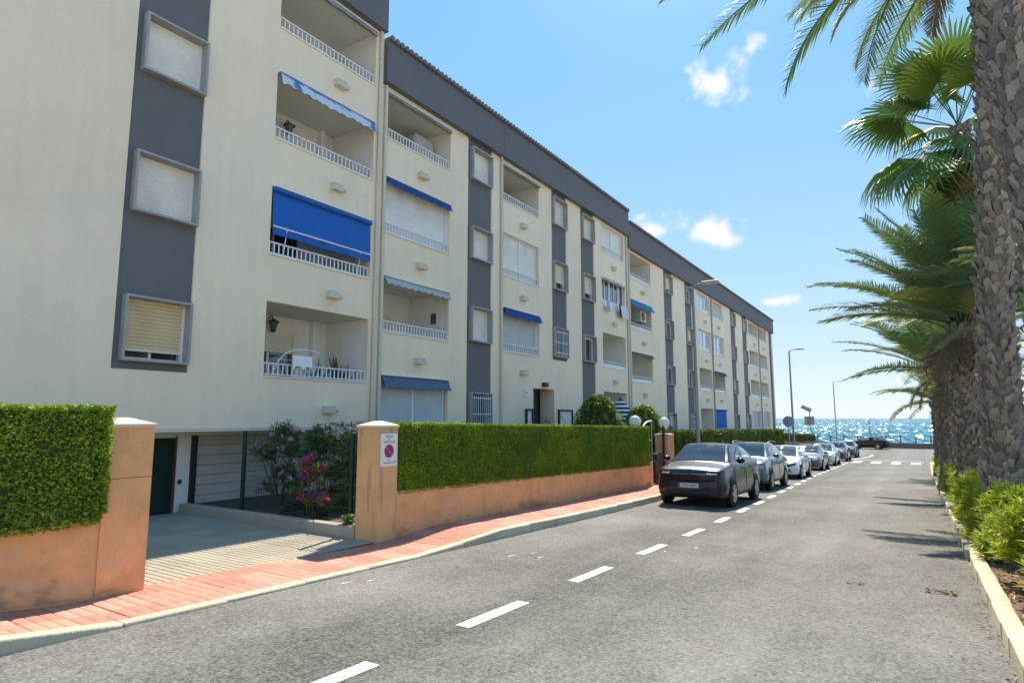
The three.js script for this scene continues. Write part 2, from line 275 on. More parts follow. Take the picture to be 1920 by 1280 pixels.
// ------------------------------------------------------------------ garden walls, pillars, hedges
const stain = (seed, dens) => tex(1024, 256, (u, v, o) => {          // u along the wall (8 m), v up (2 m)
  const n = fbm(u, v, 14, 5, seed, 6), g = .92 + (fbm(u, v, 40, 4, seed + 4, 12) - .5) * .35 + (vnoise(u * 512, v * 128, 512, 128, 1) - .5) * .12;
  let r = .84 * g, gg = .43 * g, b = .185 * g;
  const pale = step(.44, .70, fbm(u, v, 18, 6, seed + 9, 6)); r = mix(r, .80 * g, pale * .45); gg = mix(gg, .45 * g, pale * .45); b = mix(b, .21 * g, pale * .45);
  const n2 = fbm(u, v, 60, 4, seed + 31, 30), d = step(-.02, .22, n + (n2 - .5) * .5 - .47 - v * 3.0 * (1.2 - dens)) * .5; r = mix(r, .17 * g, d); gg = mix(gg, .115 * g, d); b = mix(b, .07 * g, d);
  const w = step(.58, .72, fbm(u, v, 36, 5, seed + 17, 12)) * .35 * step(.34, .2, v); r = mix(r, .58, w); gg = mix(gg, .42, w); b = mix(b, .31, w);
  o[0] = r; o[1] = gg; o[2] = b;
});
const wallM = [stain(101, .55), stain(130, .6)].map(t => M([1, 1, 1], .93, { map: t, bumpMap: stuccoBump, bumpScale: .004 }));
const ochreTex = tex(512, 512, (u, v, o) => { const g = .9 + (fbm(u, v, 8, 5, 140) - .5) * .5, s = step(.55, .75, fbm(u, v, 24, 4, 149, 3)); o[0] = mix(.76, .54, s) * g; o[1] = mix(.45, .33, s) * g; o[2] = mix(.20, .15, s) * g; }, { metres: 2.4 });
const ochre = M([1, 1, 1], .93, { map: ochreTex, bumpMap: stuccoBump, bumpScale: .004 });
const capM = M([.72, .62, .46], .9, { map: dustVar });
function wallUV(g, base) { g = g.index ? g.toNonIndexed() : g; const p = g.attributes.position, uv = []; for (let i = 0; i < p.count; i++) uv.push(-p.getZ(i) / 8 + p.getX(i) / 8, (p.getY(i) - base(p.getZ(i))) / 2 + .004); g.setAttribute('uv', new THREE.Float32BufferAttribute(uv, 2)); return g; }
function wallGeo(xf, th, z0, z1, yb, yt, seg = 1) {                  // front face xf(z), sloped top and foot
  const P = [], I = []; for (let k = 0; k <= seg; k++) { const z = mix(z0, z1, k / seg); P.push(xf(z), yb(z), z, xf(z), yt(z), z, xf(z) - th, yt(z), z, xf(z) - th, yb(z), z); if (k) for (let i = 0; i < 4; i++) { const a = (k - 1) * 4 + i, b = (k - 1) * 4 + (i + 1) % 4; I.push(a, b, a + 4, b, b + 4, a + 4); } }
  const n = seg * 4; I.push(0, 2, 1, 0, 3, 2, n, n + 1, n + 2, n, n + 2, n + 3); return toCreasedNormals(raw(P, I), .5);
}
function capGeo(x0, x1, y, z0, z1, h = .07, t = .035) { const o = .02; x0 -= o; x1 += o; z0 += o; z1 -= o; const cx = (x0 + x1) / 2, cz = (z0 + z1) / 2, e = .05; const P = [x0, y, z0, x1, y, z0, x1, y, z1, x0, y, z1, x0, y + t, z0, x1, y + t, z0, x1, y + t, z1, x0, y + t, z1, cx - e, y + t + h, cz + e, cx + e, y + t + h, cz + e, cx + e, y + t + h, cz - e, cx - e, y + t + h, cz - e]; const I = []; for (const a of [0, 4]) for (let i = 0; i < 4; i++) { const b = (i + 1) % 4; I.push(a + i, a + b, a + 4 + i, a + b, a + 4 + b, a + 4 + i); } I.push(8, 10, 9, 8, 11, 10, 0, 1, 2, 0, 2, 3); return toCreasedNormals(raw(P, I), .3); }
const fx1 = () => -7.16, hx2 = z => mix(-7.25, -7.56, (-7.75 - z) / 12.4);
{
  const w = thing('boundary_wall', 'orange rendered low wall with a capped end pillar under the left clipped hedge', 'wall', [-7.3, pv(-2), -1]);
  part(w, 'wall', wallUV(wallGeo(fx1, .36, 6, -3.24, z => pv(z) - .06, () => .71, 8), z => pv(z)), wallM[0], { uv: false });
  part(w, 'pillar', wallUV(wallGeo(() => -7.14, .44, -3.235, -3.72, z => pv(z) - .06, () => 1.66), z => pv(z)), wallM[0], { uv: false });
  part(w, 'pillar_joint', box(-7.142, -7.1385, 1.118, 1.126, -3.72, -3.24), mat.mortar);
  part(w, 'pillar_cap', capGeo(-7.58, -7.14, 1.66, -3.235, -3.72), capM);
  const v = thing('boundary_wall', 'long orange rendered low wall with a capped pillar carrying the no parking sign', 'wall', [-7.4, gy(-14), -14]);
  part(v, 'wall', wallUV(wallGeo(hx2, .34, -7.755, -20.25, z => pv(z) - .06, z => mix(.57, .21, (-7.75 - z) / 12.4), 12), z => pv(z)), wallM[1], { uv: false });
  part(v, 'pillar', wallGeo(() => -7.25, .42, -7.25, -7.75, z => pv(z) - .06, () => 1.61), ochre);
  part(v, 'pillar_cap', capGeo(-7.67, -7.25, 1.61, -7.25, -7.75), capM);
  part(v, 'end_post', wallGeo(() => -7.545, .36, -20.255, -20.5, z => pv(z) - .06, () => .34), wallM[1]);
  const g = thing('gate_pillar', 'ochre gate pillar with a pale cap and globe lamp behind the dark car', 'pillar', [-7.8, pv(-23), -23]);
  part(g, 'pillar', wallGeo(() => -7.6, .5, -22.3, -22.95, z => pv(z) - .06, () => 1.16), ochre); part(g, 'pillar_cap', capGeo(-8.1, -7.6, 1.16, -22.3, -22.95, .03), capM);
  const f = thing('boundary_wall', 'far low wall below the second hedge along the parked cars', 'wall', [-8, gy(-40), -40]);
  part(f, 'wall', wallUV(wallGeo(z => wallX(z), .3, -22.97, -50, z => pv(z) - .06, z => pv(z) + .55, 20), z => pv(z)), wallM[1], { uv: false });
  const e = thing('boundary_wall', 'brownish garden wall at the sea end beyond the building', 'wall', [-8.3, gy(-60), -58]);
  part(e, 'wall', wallGeo(z => wallX(z) - .1, .3, -50.02, -72, z => pv(z) - .06, z => pv(z) + 1.5, 8), M([.30, .20, .12], .95, { map: dustVar }));
}
// hedges: a twiggy core with thousands of real leaves over every face
const leafGeo = (l, w, fold = .25) => raw([0, 0, 0, l * .45, fold * w, w / 2, l, 0, 0, l * .45, fold * w, -w / 2], [0, 1, 2, 0, 2, 3]).translate(-l * .3, 0, 0);
const leafM = (c, t = .35, r = .55) => MP(c, r, { transmission: t, thickness: 0, specularIntensity: .5 });
function hedge(label, xf, th, z0, z1, yb, yt, dens, lg, col, seed, category = 'hedge', cut = 0) {
  const h = thing('clipped_hedge', label, category, [xf(z0) - th / 2, yb(z0), (z0 + z1) / 2]), r = rng(seed), L = [], seg = Math.max(2, Math.ceil((z0 - z1) / 2));
  const ins = .045, k0 = z0 - ins, k1 = z1 + ins;
  const gap = (z, y) => fbm(z * .07 + 4, y * .09 + 1, 60, 3, seed + 8) < .27;
  part(h, 'twig_core', wallGeo(z => xf(z) - ins, th - 2 * ins, k0, k1 + cut * .6, z => yb(z) + ins + .02, z => yt(z) - ins, seg), M([.05, .065, .010], .95));
  const bump = (a, b) => (fbm(a * .11 + 3, b * .17 + 5, 40, 3, seed) - .5) * .075;
  const add = (x, y, z, rx, ry) => L.push([x, y, z, (r() - .5) * 2.4 + rx, r() * 6.283, (r() - .5) * 2.4, .65 + r() * .75]);
  const len = z0 - z1, H = yt(z0) - yb(z0);
  for (let n = Math.floor(len * H * dens); n--;) { const z = z0 - r() * len, y = mix(yb(z), yt(z), r()); if (gap(z, y) && r() < .75) continue; if (cut && z < z1 + cut && y < yb(z) + cut && Math.hypot(z - z1 - cut, y - yb(z) - cut) > cut) continue; add(xf(z) - Math.pow(r(), 1.5) * .085 + bump(z, y), y + (r() - .5) * .015, z, 0, 0); }
  for (let n = Math.floor(len * th * dens); n--;) { const z = z0 - r() * len; add(xf(z) - r() * th, yt(z) - Math.pow(r(), 1.5) * .05 + bump(z, 9) * .6 + (r() > .99 ? r() * .035 : 0), z, 0, 0); }
  for (let n = Math.floor(len * H * dens * .35); n--;) { const z = z0 - r() * len; add(xf(z) - th + r() * .06, mix(yb(z), yt(z), r()), z, 0, 0); }
  for (const z of [z0, z1]) for (let n = Math.floor(th * H * dens); n--;) { const y = mix(yb(z), yt(z), r()); if (cut && z === z1 && y < yb(z) + cut * .8) continue; add(xf(z) - r() * th, y, z + (z === z0 ? -1 : 1) * Math.pow(r(), 1.5) * .06, 0, 0); }
  const mtl = leafM([1, 1, 1], .38);
  inst(h, 'leaves', lg, mtl, L, (i, l) => { const v = fbm(l[2] * .05 + 9, l[1] * .08 + 2, 30, 3, seed + 3), t = clamp((v - .3) * 2), d = .65 + r() * .7, y = r(); return [col[0] * d * mix(.7, 1.35, t) * (y > .95 ? 1.7 : 1), col[1] * d * mix(.8, 1.2, t) * (y > .95 ? 1.25 : 1), col[2] * d * (y > .95 ? 2 : 1)]; });
  return h;
}
hedge('glossy small leaved clipped hedge on the left wall by the driveway', () => -7.02, .62, 3.2, -3.24, () => .68, () => 1.875, 7000, leafGeo(.036, .02), [.27, .42, .03], 401, 'hedge', .16);
hedge('long dense clipped hedge on the orange wall behind the no parking sign', z => hx2(z) + .03, .72, -7.78, -20.28, z => mix(.52, .2, (-7.75 - z) / 12.4), z => mix(1.69, 1.49, (-7.75 - z) / 12.4), 7500, leafGeo(.034, .014), [.27, .42, .02], 402, 'hedge', .1);
hedge('far clipped hedge running behind the parked cars', z => wallX(z) + .02, .7, -23.0, -49.5, z => pv(z) + .5, z => mix(1.3, .98, (-23 - z) / 26), 500, leafGeo(.11, .05), [.15, .21, .015], 403);
hedge('straggly low hedge over the brownish wall at the sea end', z => wallX(z) - .1, .6, -50, -70, z => pv(z) + 1.4, z => pv(z) + 2.05, 260, leafGeo(.16, .07), [.12, .14, .03], 404);
// ------------------------------------------------------------------ the apartment building, three blocks stepping down to the sea
const FX = -12, TH = .22;                                             // facade plane and thickness
function facade(z0, z1, y0, y1, holes) {
  const s = new THREE.Shape([[-z0, y0], [-z1, y0], [-z1, y1], [-z0, y1]].map(p => new THREE.Vector2(...p)));
  for (const [a, b, c, d] of holes) s.holes.push(new THREE.Path([[-a, c], [-a, d], [-b, d], [-b, c]].map(p => new THREE.Vector2(...p))));
  const g = new THREE.ExtrudeGeometry(s, { depth: TH, bevelEnabled: false, steps: 1 }); g.rotateY(Math.PI / 2); g.translate(FX - TH, 0, 0); return g;
}
function slats(x, z0, z1, y0, y1, pitch = .05, dep = .012) {          // roller shutter, curved slats facing +x
  const P = [], I = [], n = Math.max(2, Math.round((y1 - y0) / pitch)), prof = [[-1, 0], [-.45, .03], [.1, .25], [.6, .7], [.6, .92], [-1, 1]]; let v = 0;
  for (let k = 0; k < n; k++) { const b = y0 + (y1 - y0) * k / n, h = (y1 - y0) / n; for (const [d, t] of prof) { P.push(x + d * dep, b + t * h, z0, x + d * dep, b + t * h, z1); } for (let i = 0; i < 5; i++) { const a = v + i * 2; I.push(a, a + 1, a + 2, a + 1, a + 3, a + 2); } v += 12; }
  const g = raw(P, I); return toCreasedNormals(g, .5);
}
const frameBars = (x0, x1, z0, z1, y0, y1, t) => [box(x0, x1, y0, y0 + t, z0, z1), box(x0, x1, y1 - t, y1, z0, z1), box(x0, x1, y0 + t, y1 - t, z0, z0 - t), box(x0, x1, y0 + t, y1 - t, z1 + t, z1)];
// a window in a dark strip: projecting metal surround with shutter, sash and glass
function winBox(b, z0, z1, y0, y1, kind = 'closed', simple = false) {
  const w = sub(b, 'window'), t = .045, xi = FX - .2;
  part(w, 'surround', frameBars(xi, FX + .11, z0, z1, y0, y1, t), mat.frame);
  const a = z0 - t, c = z1 + t, lo = y0 + t, hi = y1 - t;
  if (kind === 'grille') { part(w, 'pane', box(xi - .06, xi - .05, lo, hi, a, c), mat.glass); const n = Math.round((a - c) / .12), B = [box(FX + .05, FX + .07, lo + .12, lo + .15, a, c), box(FX + .05, FX + .07, hi - .15, hi - .12, a, c), box(FX + .05, FX + .07, (lo + hi) / 2 - .01, (lo + hi) / 2 + .015, a, c)]; part(w, 'grille_rail', B, mat.alu); for (let i = 0; i <= n; i++) { const z = mix(a - .03, c + .03, i / n); part(w, 'grille_bar', box(FX + .052, FX + .068, lo + .02, hi - .02, z + .008, z - .008), mat.alu); } return w; }
  if (kind === 'closed') { part(w, 'roller_shutter', slats(xi + .07, a, c, lo, hi, simple ? .09 : .062, .02), simple ? mat.shutter : mat.shutterWhite); part(w, 'shutter_guide', [box(xi + .03, xi + .1, lo, hi, c + .045, c)], mat.alu); return w; }
  const cut = kind === 'old' ? .17 : kind === 'ajar' ? .3 : .9, ym = mix(lo, hi, cut);
  part(w, 'roller_shutter', slats(xi + .07, a, c, ym, hi, .075, .022), kind === 'old' ? mat.shutterOld : mat.shutter, kind === 'old' ? { label: 'sun yellowed roller shutter left slightly raised' } : {});
  if (kind === 'old') part(w, 'shutter_foot', rbox(xi + .05, xi + .09, ym - .04, ym + .006, a - .01, c + .03, .008), mat.shutter);
  part(w, 'shutter_guide', [box(xi + .03, xi + .1, lo, hi, c + .045, c)], mat.alu);
  part(w, 'sash', [...frameBars(xi - .02, xi + .02, a, (a + c) / 2 - .02, lo, hi, .045), ...frameBars(xi - .06, xi - .025, (a + c) / 2 + .03, c, lo, hi, .045)], mat.alu);
  part(w, 'pane', box(xi - .005, xi + .001, lo + .045, hi - .045, a - .045, (a + c) / 2 + .025), mat.glass); part(w, 'pane', box(xi - .045, xi - .039, lo + .045, hi - .045, (a + c) / 2 - .015, c + .045), mat.glass);
  return w;
}
const ventG = mrg([rbox(0, .17, -.09, .09, -.15, .15, .012), cyl(.055, .055, .14, 10).rotateX(Math.PI / 2).translate(.08, -.01, -.2)]), ventM = M([.70, .64, .50], .85, { map: dustVar });
const balG = new THREE.BoxGeometry(.018, 1, .03);
// a recessed balcony (loggia): z0 near edge, z1 far edge, sill y0, lintel y1
function loggia(b, z0, z1, y0, y1, o = {}) {
  const g = sub(b, 'balcony'), dep = o.depth ?? 1.45, xb = FX - TH - dep, fl = y0 - (o.floor ?? .72), L = z0 - z1;
  part(g, 'back_wall', box(xb - .08, xb, fl, y1, z0 + .08, z1 - .08), mat.white);
  part(g, 'side_wall', box(xb, FX - TH - .002, fl, y1, z0 + .08, z0 + .002), mat.white); part(g, 'side_wall', box(xb, FX - TH - .002, fl, y1, z1 - .002, z1 - .08), mat.white);
  part(g, 'ceiling', box(xb - .08, FX - TH - .002, y1 + .003, y1 + .1, z0 + .08, z1 - .08), mat.soffit); part(g, 'floor', box(xb - .08, FX - TH - .002, fl - .1, fl, z0 + .08, z1 - .08), mat.concrete);
  if (o.floor !== 0) part(g, 'sill', box(FX - TH - .01, FX + .035, y0 + .002, y0 + .035, z0 - .004, z1 + .004), mat.white);
  if (o.door !== false) {                                             // sliding door with its shutter
    const a = z0 - .45, c = a - 1.6, d0 = fl, d1 = y1 - (o.lintel ?? .42), ys = mix(d0, d1, 1 - (o.shut ?? .22)), x = xb + .06;
    part(g, 'door_frame', [...frameBars(xb, x, a, c, d0, d1, .06), box(xb, x - .01, d0 + .06, d1 - .06, (a + c) / 2 + .03, (a + c) / 2 - .03)], o.darkDoor ? mat.frame : mat.alu);
    part(g, 'door_glass', box(xb + .015, xb + .02, d0 + .06, ys, a - .06, c + .06), mat.glass);
    if (o.shut !== 0) part(g, 'door_shutter', slats(x + .015, a - .05, c + .05, ys, d1 - .01, .06), mat.shutter);
    if (o.trim) part(g, 'door_trim', frameBars(xb, xb + .03, a + .12, c - .12, d0 - .02, d1 + .12, .1), mat.cream);
  }
  if (o.column) part(g, 'column', box(xb + .002, xb + .16, fl, y1, z1 + .55, z1 + .38), mat.white);
  const x = FX - .06, top = y0 + (o.rail ?? .33);
  if (o.railing === 'bars') {
    part(g, 'top_rail', rbox(x - .03, x + .03, top - .035, top, z0 - .002, z1 + .002, .008), mat.alu); part(g, 'bottom_rail', rbox(x - .018, x + .018, y0 + .06, y0 + .085, z0 - .002, z1 + .002, .005), mat.alu);
    const n = Math.round(L / (o.pitch ?? .128)); for (let i = 0; i <= n; i++) { const m = put(g, 'baluster', balG, mat.alu, [x, (y0 + .085 + top - .035) / 2, mix(z0 - .04, z1 + .04, i / n)]); m.scale.y = top - y0 - .12; }
  } else if (o.railing === 'panel') {
    part(g, 'top_rail', rbox(x - .03, x + .03, top - .035, top, z0 - .002, z1 + .002, .008), mat.alu); part(g, 'rail_panel', box(x - .01, x + .01, y0 + .04, top - .12, z0 - .01, z1 + .01), MP([.62, .66, .66], .25));
    for (const z of [z0 - .02, (z0 + z1) / 2, z1 + .02]) part(g, 'rail_post', box(x - .02, x + .02, y0 + .035, top - .035, z + .015, z - .015), mat.alu);
  }
  if (o.front === 'blind') { part(g, 'blind_panel', slats(FX - .17, z0 - .02, z1 + .05, y0 + .03, y1 - .02, o.bp ?? .09, .01), o.blindMat ?? mat.shutterWhite); part(g, 'blind_guide', [box(FX - .2, FX - .12, y0 + .03, y1, z1 + .07, z1 + .004), box(FX - .2, FX - .12, y0 + .03, y1, z0 - .004, z0 - .05)], mat.alu); }
  if (o.front === 'twin') { const m = (z0 + z1) / 2; for (const [a, c] of [[z0 - .05, m + .03], [m - .03, z1 + .1]]) part(g, 'blind_panel', slats(FX - .15, a, c, y0 + .03, y1 - .06, o.bp ?? .1, .01), o.blindMat ?? mat.shutterWhite); part(g, 'blind_frame', [...frameBars(FX - .19, FX - .11, z0 - .004, z1 + .06, y0 + .03, y1 - .005, .055), box(FX - .17, FX - .11, y0 + .08, y1 - .06, m + .035, m - .035)], mat.alu); }
  if (o.front === 'glazed') {
    const n = o.n ?? 4, t = .055, lo = y0 + .04 + (o.apron ?? 0), hi = y1 - .01; if (o.apron) part(g, 'apron_panel', box(FX - .14, FX - .12, y0 + .036, lo, z0 - .01, z1 + .01), mat.shutterWhite);
    for (let i = 0; i < n; i++) { const a = mix(z0, z1, i / n) - .004, c = mix(z0, z1, (i + 1) / n) + .004, xo = i % 2 ? -.03 : 0; const s = part(g, 'sash', frameBars(FX - .16 + xo, FX - .11 + xo, a, c, lo, hi, t), mat.alu); part(g, 'pane', box(FX - .14 + xo, FX - .135 + xo, lo + t, hi - t, a - t, c + t), o.pane ?? paneM); }
  }
  return g;
}
const paneM = MP([.42, .52, .60], .04, { clearcoat: 1, metalness: .25 });
function vents(b, z, ys) { for (const y of ys) put(b, 'drain_box', ventG, ventM, [FX, y, z]); }
function downpipe(b, z, y0, y1, m = mat.pipe) { part(b, 'downpipe', vcyl(FX + .06, z, y0, y1, .05), m); for (let y = y0 + 1; y < y1; y += 2.2) put(b, 'pipe_bracket', brkG, m, [FX + .06, y, z]); }
const brkG = cyl(.06, .06, .04, 12);
function bandStrip(b, z0, z1, y0, y1, wins, simple) {                 // dark recessed strip with its windows
  const s = new THREE.Shape([[-z0 - .05, y0 - .05], [-z1 + .05, y0 - .05], [-z1 + .05, y1], [-z0 - .05, y1]].map(p => new THREE.Vector2(...p)));
  for (const [a, c, lo, hi] of wins) s.holes.push(new THREE.Path([[-a + .03, lo + .03], [-a + .03, hi - .03], [-c - .03, hi - .03], [-c - .03, lo + .03]].map(p => new THREE.Vector2(...p))));
  const g = new THREE.ExtrudeGeometry(s, { depth: .12, bevelEnabled: false }); g.rotateY(Math.PI / 2); g.translate(FX - .165, 0, 0); part(b, 'dark_strip', g, mat.grey);
  for (const [a, c, lo, hi, k] of wins) winBox(b, a, c, lo, hi, k, simple);
}
function roof(b, z0, z1, y0, y1, seams = []) {
  const cuts = [z0, ...seams, z1]; for (let i = 0; i + 1 < cuts.length; i++) part(b, 'fascia', box(FX - .25, FX + .17, y0, y1, cuts[i] - (i ? .012 : 0), cuts[i + 1]), mat.fascia);
  part(b, 'fascia_drip', box(FX - .2, FX + .2, y0 - .035, y0 - .003, z0 - .01, z1 + .01), mat.grey);
  const tiles = [], tg = new THREE.CylinderGeometry(.075, .075, .4, 7, 1, true, 0, Math.PI); tg.rotateZ(Math.PI / 2); tg.rotateX(-Math.PI / 2);
  for (let z = z0 - .1; z > z1 + .05; z -= .2) { const t = new THREE.CylinderGeometry(.085, .085, .5, 6, 1).rotateZ(Math.PI / 2).translate(FX + .02, y1 + .02, z); tiles.push(t); }
  part(b, 'roof_tiles', tiles, M([.16, .15, .16], .85), { kind: 'stuff' });
  part(b, 'roof', box(-25, FX - .2, y1 - .5, y1 - .15, z0, z1), mat.concrete);
}
// block one, over the garage
{
  const b = thing('apartment_building', 'near cream apartment block above the garage with one dark window strip', 'building', [-16, gy(-4), -3]);
  const Z1 = -11.88, bal = [[2.67, 4.37], [5.43, 7.05], [8.18, 9.82], [10.92, 12.5]], B = [-8.5, -11.6];
  part(b, 'wall', facade(7, Z1, 1.57, 13.3, [[-5.4, -6.8, 2.65, 13.1], ...bal.map(([a, c]) => [...B, a, c])]), mat.cream);
  bandStrip(b, -5.4, -6.8, 2.65, 13.1, [[-5.52, -6.775, 2.8, 4.02, 'old'], [-5.52, -6.775, 5.6, 6.78, 'closed'], [-5.52, -6.775, 8.39, 9.56, 'closed'], [-5.52, -6.775, 11.16, 12.35, 'closed']]);
  loggia(b, ...B, ...bal[0], { railing: 'bars', shut: .25, lintel: .45, trim: true, column: true }); loggia(b, ...B, ...bal[1], { railing: 'bars', shut: .02, lintel: .35, darkDoor: false }); loggia(b, ...B, ...bal[2], { railing: 'bars', lintel: .75, shut: .5, column: true }); loggia(b, ...B, ...bal[3], { railing: 'bars', lintel: .8 });
  vents(b, -10.3, [1.97, 4.79, 7.56, 10.34]); downpipe(b, -11.75, -.2, 12.6); part(b, 'return_strip', box(FX, FX + .03, 1.57, 12.6, -11.81, -11.878), mat.cream);
  roof(b, 7, Z1, 12.65, 13.95);
  part(b, 'core', box(-25, FX - 1.85, 1.8, 13.6, 6.9, Z1), mat.cream); part(b, 'end_wall', box(FX - 1.9, FX - TH, 1.57, 13.3, 7, 6.78), mat.cream); part(b, 'end_wall', box(FX - 1.85, FX - TH, 1.57, 13.4, Z1 + .12, Z1 + .01), mat.cream);
  part(b, 'soffit', box(-14, FX - .004, 1.50, 1.566, 6.9, Z1 + .02), mat.soffit); part(b, 'drip_edge', box(FX - .02, FX + .012, 1.55, 1.585, 7, Z1), mat.cream);
  // garage front
  const gx = -12.92; part(b, 'garage_wall', [box(gx - .2, gx, -1, 1.5, 7, -6.2), box(gx - .2, gx, -1, 1.5, -7.2, -7.5), box(gx - .2, gx, -1, 1.5, -9.95, Z1), box(gx - .2, gx, 1.36, 1.5, -6.2, -7.2), box(gx - .2, gx, 1.40, 1.5, -7.5, -9.95), box(-25, gx - .4, -1, 1.6, 7, Z1)], mat.white);
  const door = part(b, 'green_door', box(gx - .12, gx - .06, -.3, 1.36, -6.2, -7.2), M([.006, .03, .024], .5, { map: dustVar })); part(b, 'door_jamb', [box(gx - .1, gx + .02, -.3, 1.36, -6.2, -6.26), box(gx - .1, gx + .02, -.3, 1.4, -7.17, -7.2)], M([.16, .07, .045], .8)); part(b, 'door_knob', box(gx, gx + .05, .42, .5, -7.26, -7.32), mat.iron);
  part(b, 'garage_post', box(gx - .05, gx + .06, -.3, 1.40, -7.5, -7.62), mat.iron);
  for (let i = 0; i < 8; i++) part(b, 'garage_door_panel', rbox(gx - .09, gx - .03, -.28 + i * .21, -.28 + i * .21 + .203, -7.62, -9.95, .008), M([.62, .59, .51], .7, { map: dustVar }));
}
// block two
{
  const b = thing('apartment_building', 'middle cream apartment block with three dark window strips and the street entrance', 'building', [-16, gy(-20) - .6, -20]);
  const Z0 = -11.885, Z1 = -29.55, A = [-12.06, -14.97], Bz = [-18.0, -20.58], C = [-26.45, -29.2];
  const a = [[1.35, 2.93], [4.1, 5.65], [6.87, 8.48], [9.62, 10.97]], bb = [[4.09, 5.68], [6.82, 8.42], [9.6, 10.95]], c = [[-.5, 3.0], [4.12, 5.78], [6.98, 8.44], [9.66, 11.04]];
  part(b, 'wall', facade(Z0, Z1, -1.6, 11.9, [[-15.92, -17.3, -1, 11.6], [-21.62, -22.88, 4.1, 11.6], [-24.27, -25.6, -1, 11.6], ...a.map(v => [...A, ...v]), ...bb.map(v => [...Bz, ...v]), ...c.map(v => [...C, ...v]), [-20.1, -21.72, -.6, 2.9]]), mat.cream);
  bandStrip(b, -15.92, -17.3, -1, 11.6, [[-16.08, -17.25, 1.2, 2.6, 'grille'], [-16.08, -17.25, 4.26, 5.42, 'closed'], [-16.08, -17.25, 7.03, 8.14, 'closed'], [-16.08, -17.25, 9.76, 10.9, 'closed']]);
  bandStrip(b, -21.62, -22.88, 4.1, 11.6, [[-21.68, -22.86, 4.22, 5.43, 'grille'], [-21.68, -22.86, 6.98, 8.18, 'ajar'], [-21.68, -22.86, 9.7, 10.9, 'closed']], true);
  bandStrip(b, -24.27, -25.6, -1, 11.6, [[-24.36, -25.58, 1.45, 2.62, 'closed'], [-24.36, -25.58, 4.24, 5.43, 'open'], [-24.36, -25.58, 7.0, 8.2, 'ajar'], [-24.36, -25.58, 9.76, 10.92, 'closed']], true);
  loggia(b, ...A, ...a[0], { front: 'twin', bp: .075, door: false, blindMat: M([.62, .68, .73], .5, { map: dustVar }) }); loggia(b, ...A, ...a[1], { railing: 'bars', shut: .98, lintel: .75, trim: true }); loggia(b, ...A, ...a[2], { railing: 'bars', front: 'blind', bp: .22, door: false }); loggia(b, ...A, ...a[3], { railing: 'bars', lintel: .6, shut: .8 });
  loggia(b, ...Bz, ...bb[0], { railing: 'bars', pitch: .15, front: 'blind', bp: .1, door: false, blindMat: M([.56, .57, .58], .6, { map: dustVar }) }); loggia(b, ...Bz, ...bb[1], { railing: 'bars', pitch: .15, front: 'twin', door: false }); loggia(b, ...Bz, ...bb[2], { railing: 'bars', pitch: .15, lintel: .6 });
  loggia(b, ...C, ...c[0], { floor: 0, door: true, lintel: .9 }); loggia(b, ...C, ...c[1], { railing: 'panel', door: false, lintel: .7 }); loggia(b, ...C, ...c[2], { front: 'glazed', n: 5, apron: .34, door: false, pane: mat.glass }); loggia(b, ...C, ...c[3], { railing: 'bars', pitch: .2, front: 'twin', door: false });
  vents(b, -13.55, [3.4, 6.2, 8.97]); vents(b, -19.3, [3.42, 6.18, 8.95]); vents(b, -27.7, [3.5, 6.3, 9.05]);
  downpipe(b, -11.99, 1.6, 11.1); downpipe(b, -17.86, -.6, 11.2); downpipe(b, -29.45, -1, 11.2);
  roof(b, Z0, Z1, 11.18, 12.45, [-17.86]);
  part(b, 'core', box(-25, FX - 1.85, -1.6, 12.2, Z0 - .01, Z1 + .01), mat.cream); part(b, 'end_wall', box(FX - 1.85, FX - TH, -1.6, 12, Z1 + .2, Z1), mat.cream); part(b, 'end_wall', box(-25, FX - TH, -1.6, 12, Z0, Z0 - .08), mat.cream);
  // entrance
  const e = sub(b, 'entrance'); part(e, 'door_reveal', [box(FX - .75, FX - TH - .002, -.9, 3.0, -20.02, -20.1), box(FX - .75, FX - TH - .002, -.9, 3.0, -21.72, -21.8), box(FX - .75, FX - TH - .002, 2.9, 3.0, -20.1, -21.72)], mat.cream);
  part(e, 'door_frame', [...frameBars(FX - .72, FX - .64, -20.1, -21.72, -.6, 2.9, .07), box(FX - .71, FX - .65, -.53, 2.1, -20.88, -20.95), box(FX - .71, FX - .65, 2.1, 2.16, -20.17, -21.65)], mat.iron); part(e, 'door_glass', box(FX - .70, FX - .69, -.53, 2.83, -20.17, -21.65), mat.glass);
  const bars = []; for (let i = 0; i < 11; i++) { const z = -20.24 - i * .13; bars.push(box(FX - .66, FX - .645, -.5, 2.05, z, z - .016)); } part(e, 'door_bars', bars, mat.iron);
  part(b, 'entrance_lamp', rbox(FX, FX + .16, 2.98, 3.14, -20.75, -21.0, .01), mat.iron); part(b, 'entrance_lamp_lens', rbox(FX + .02, FX + .17, 3.0, 3.12, -21.01, -21.17, .01), mat.plastic);
}
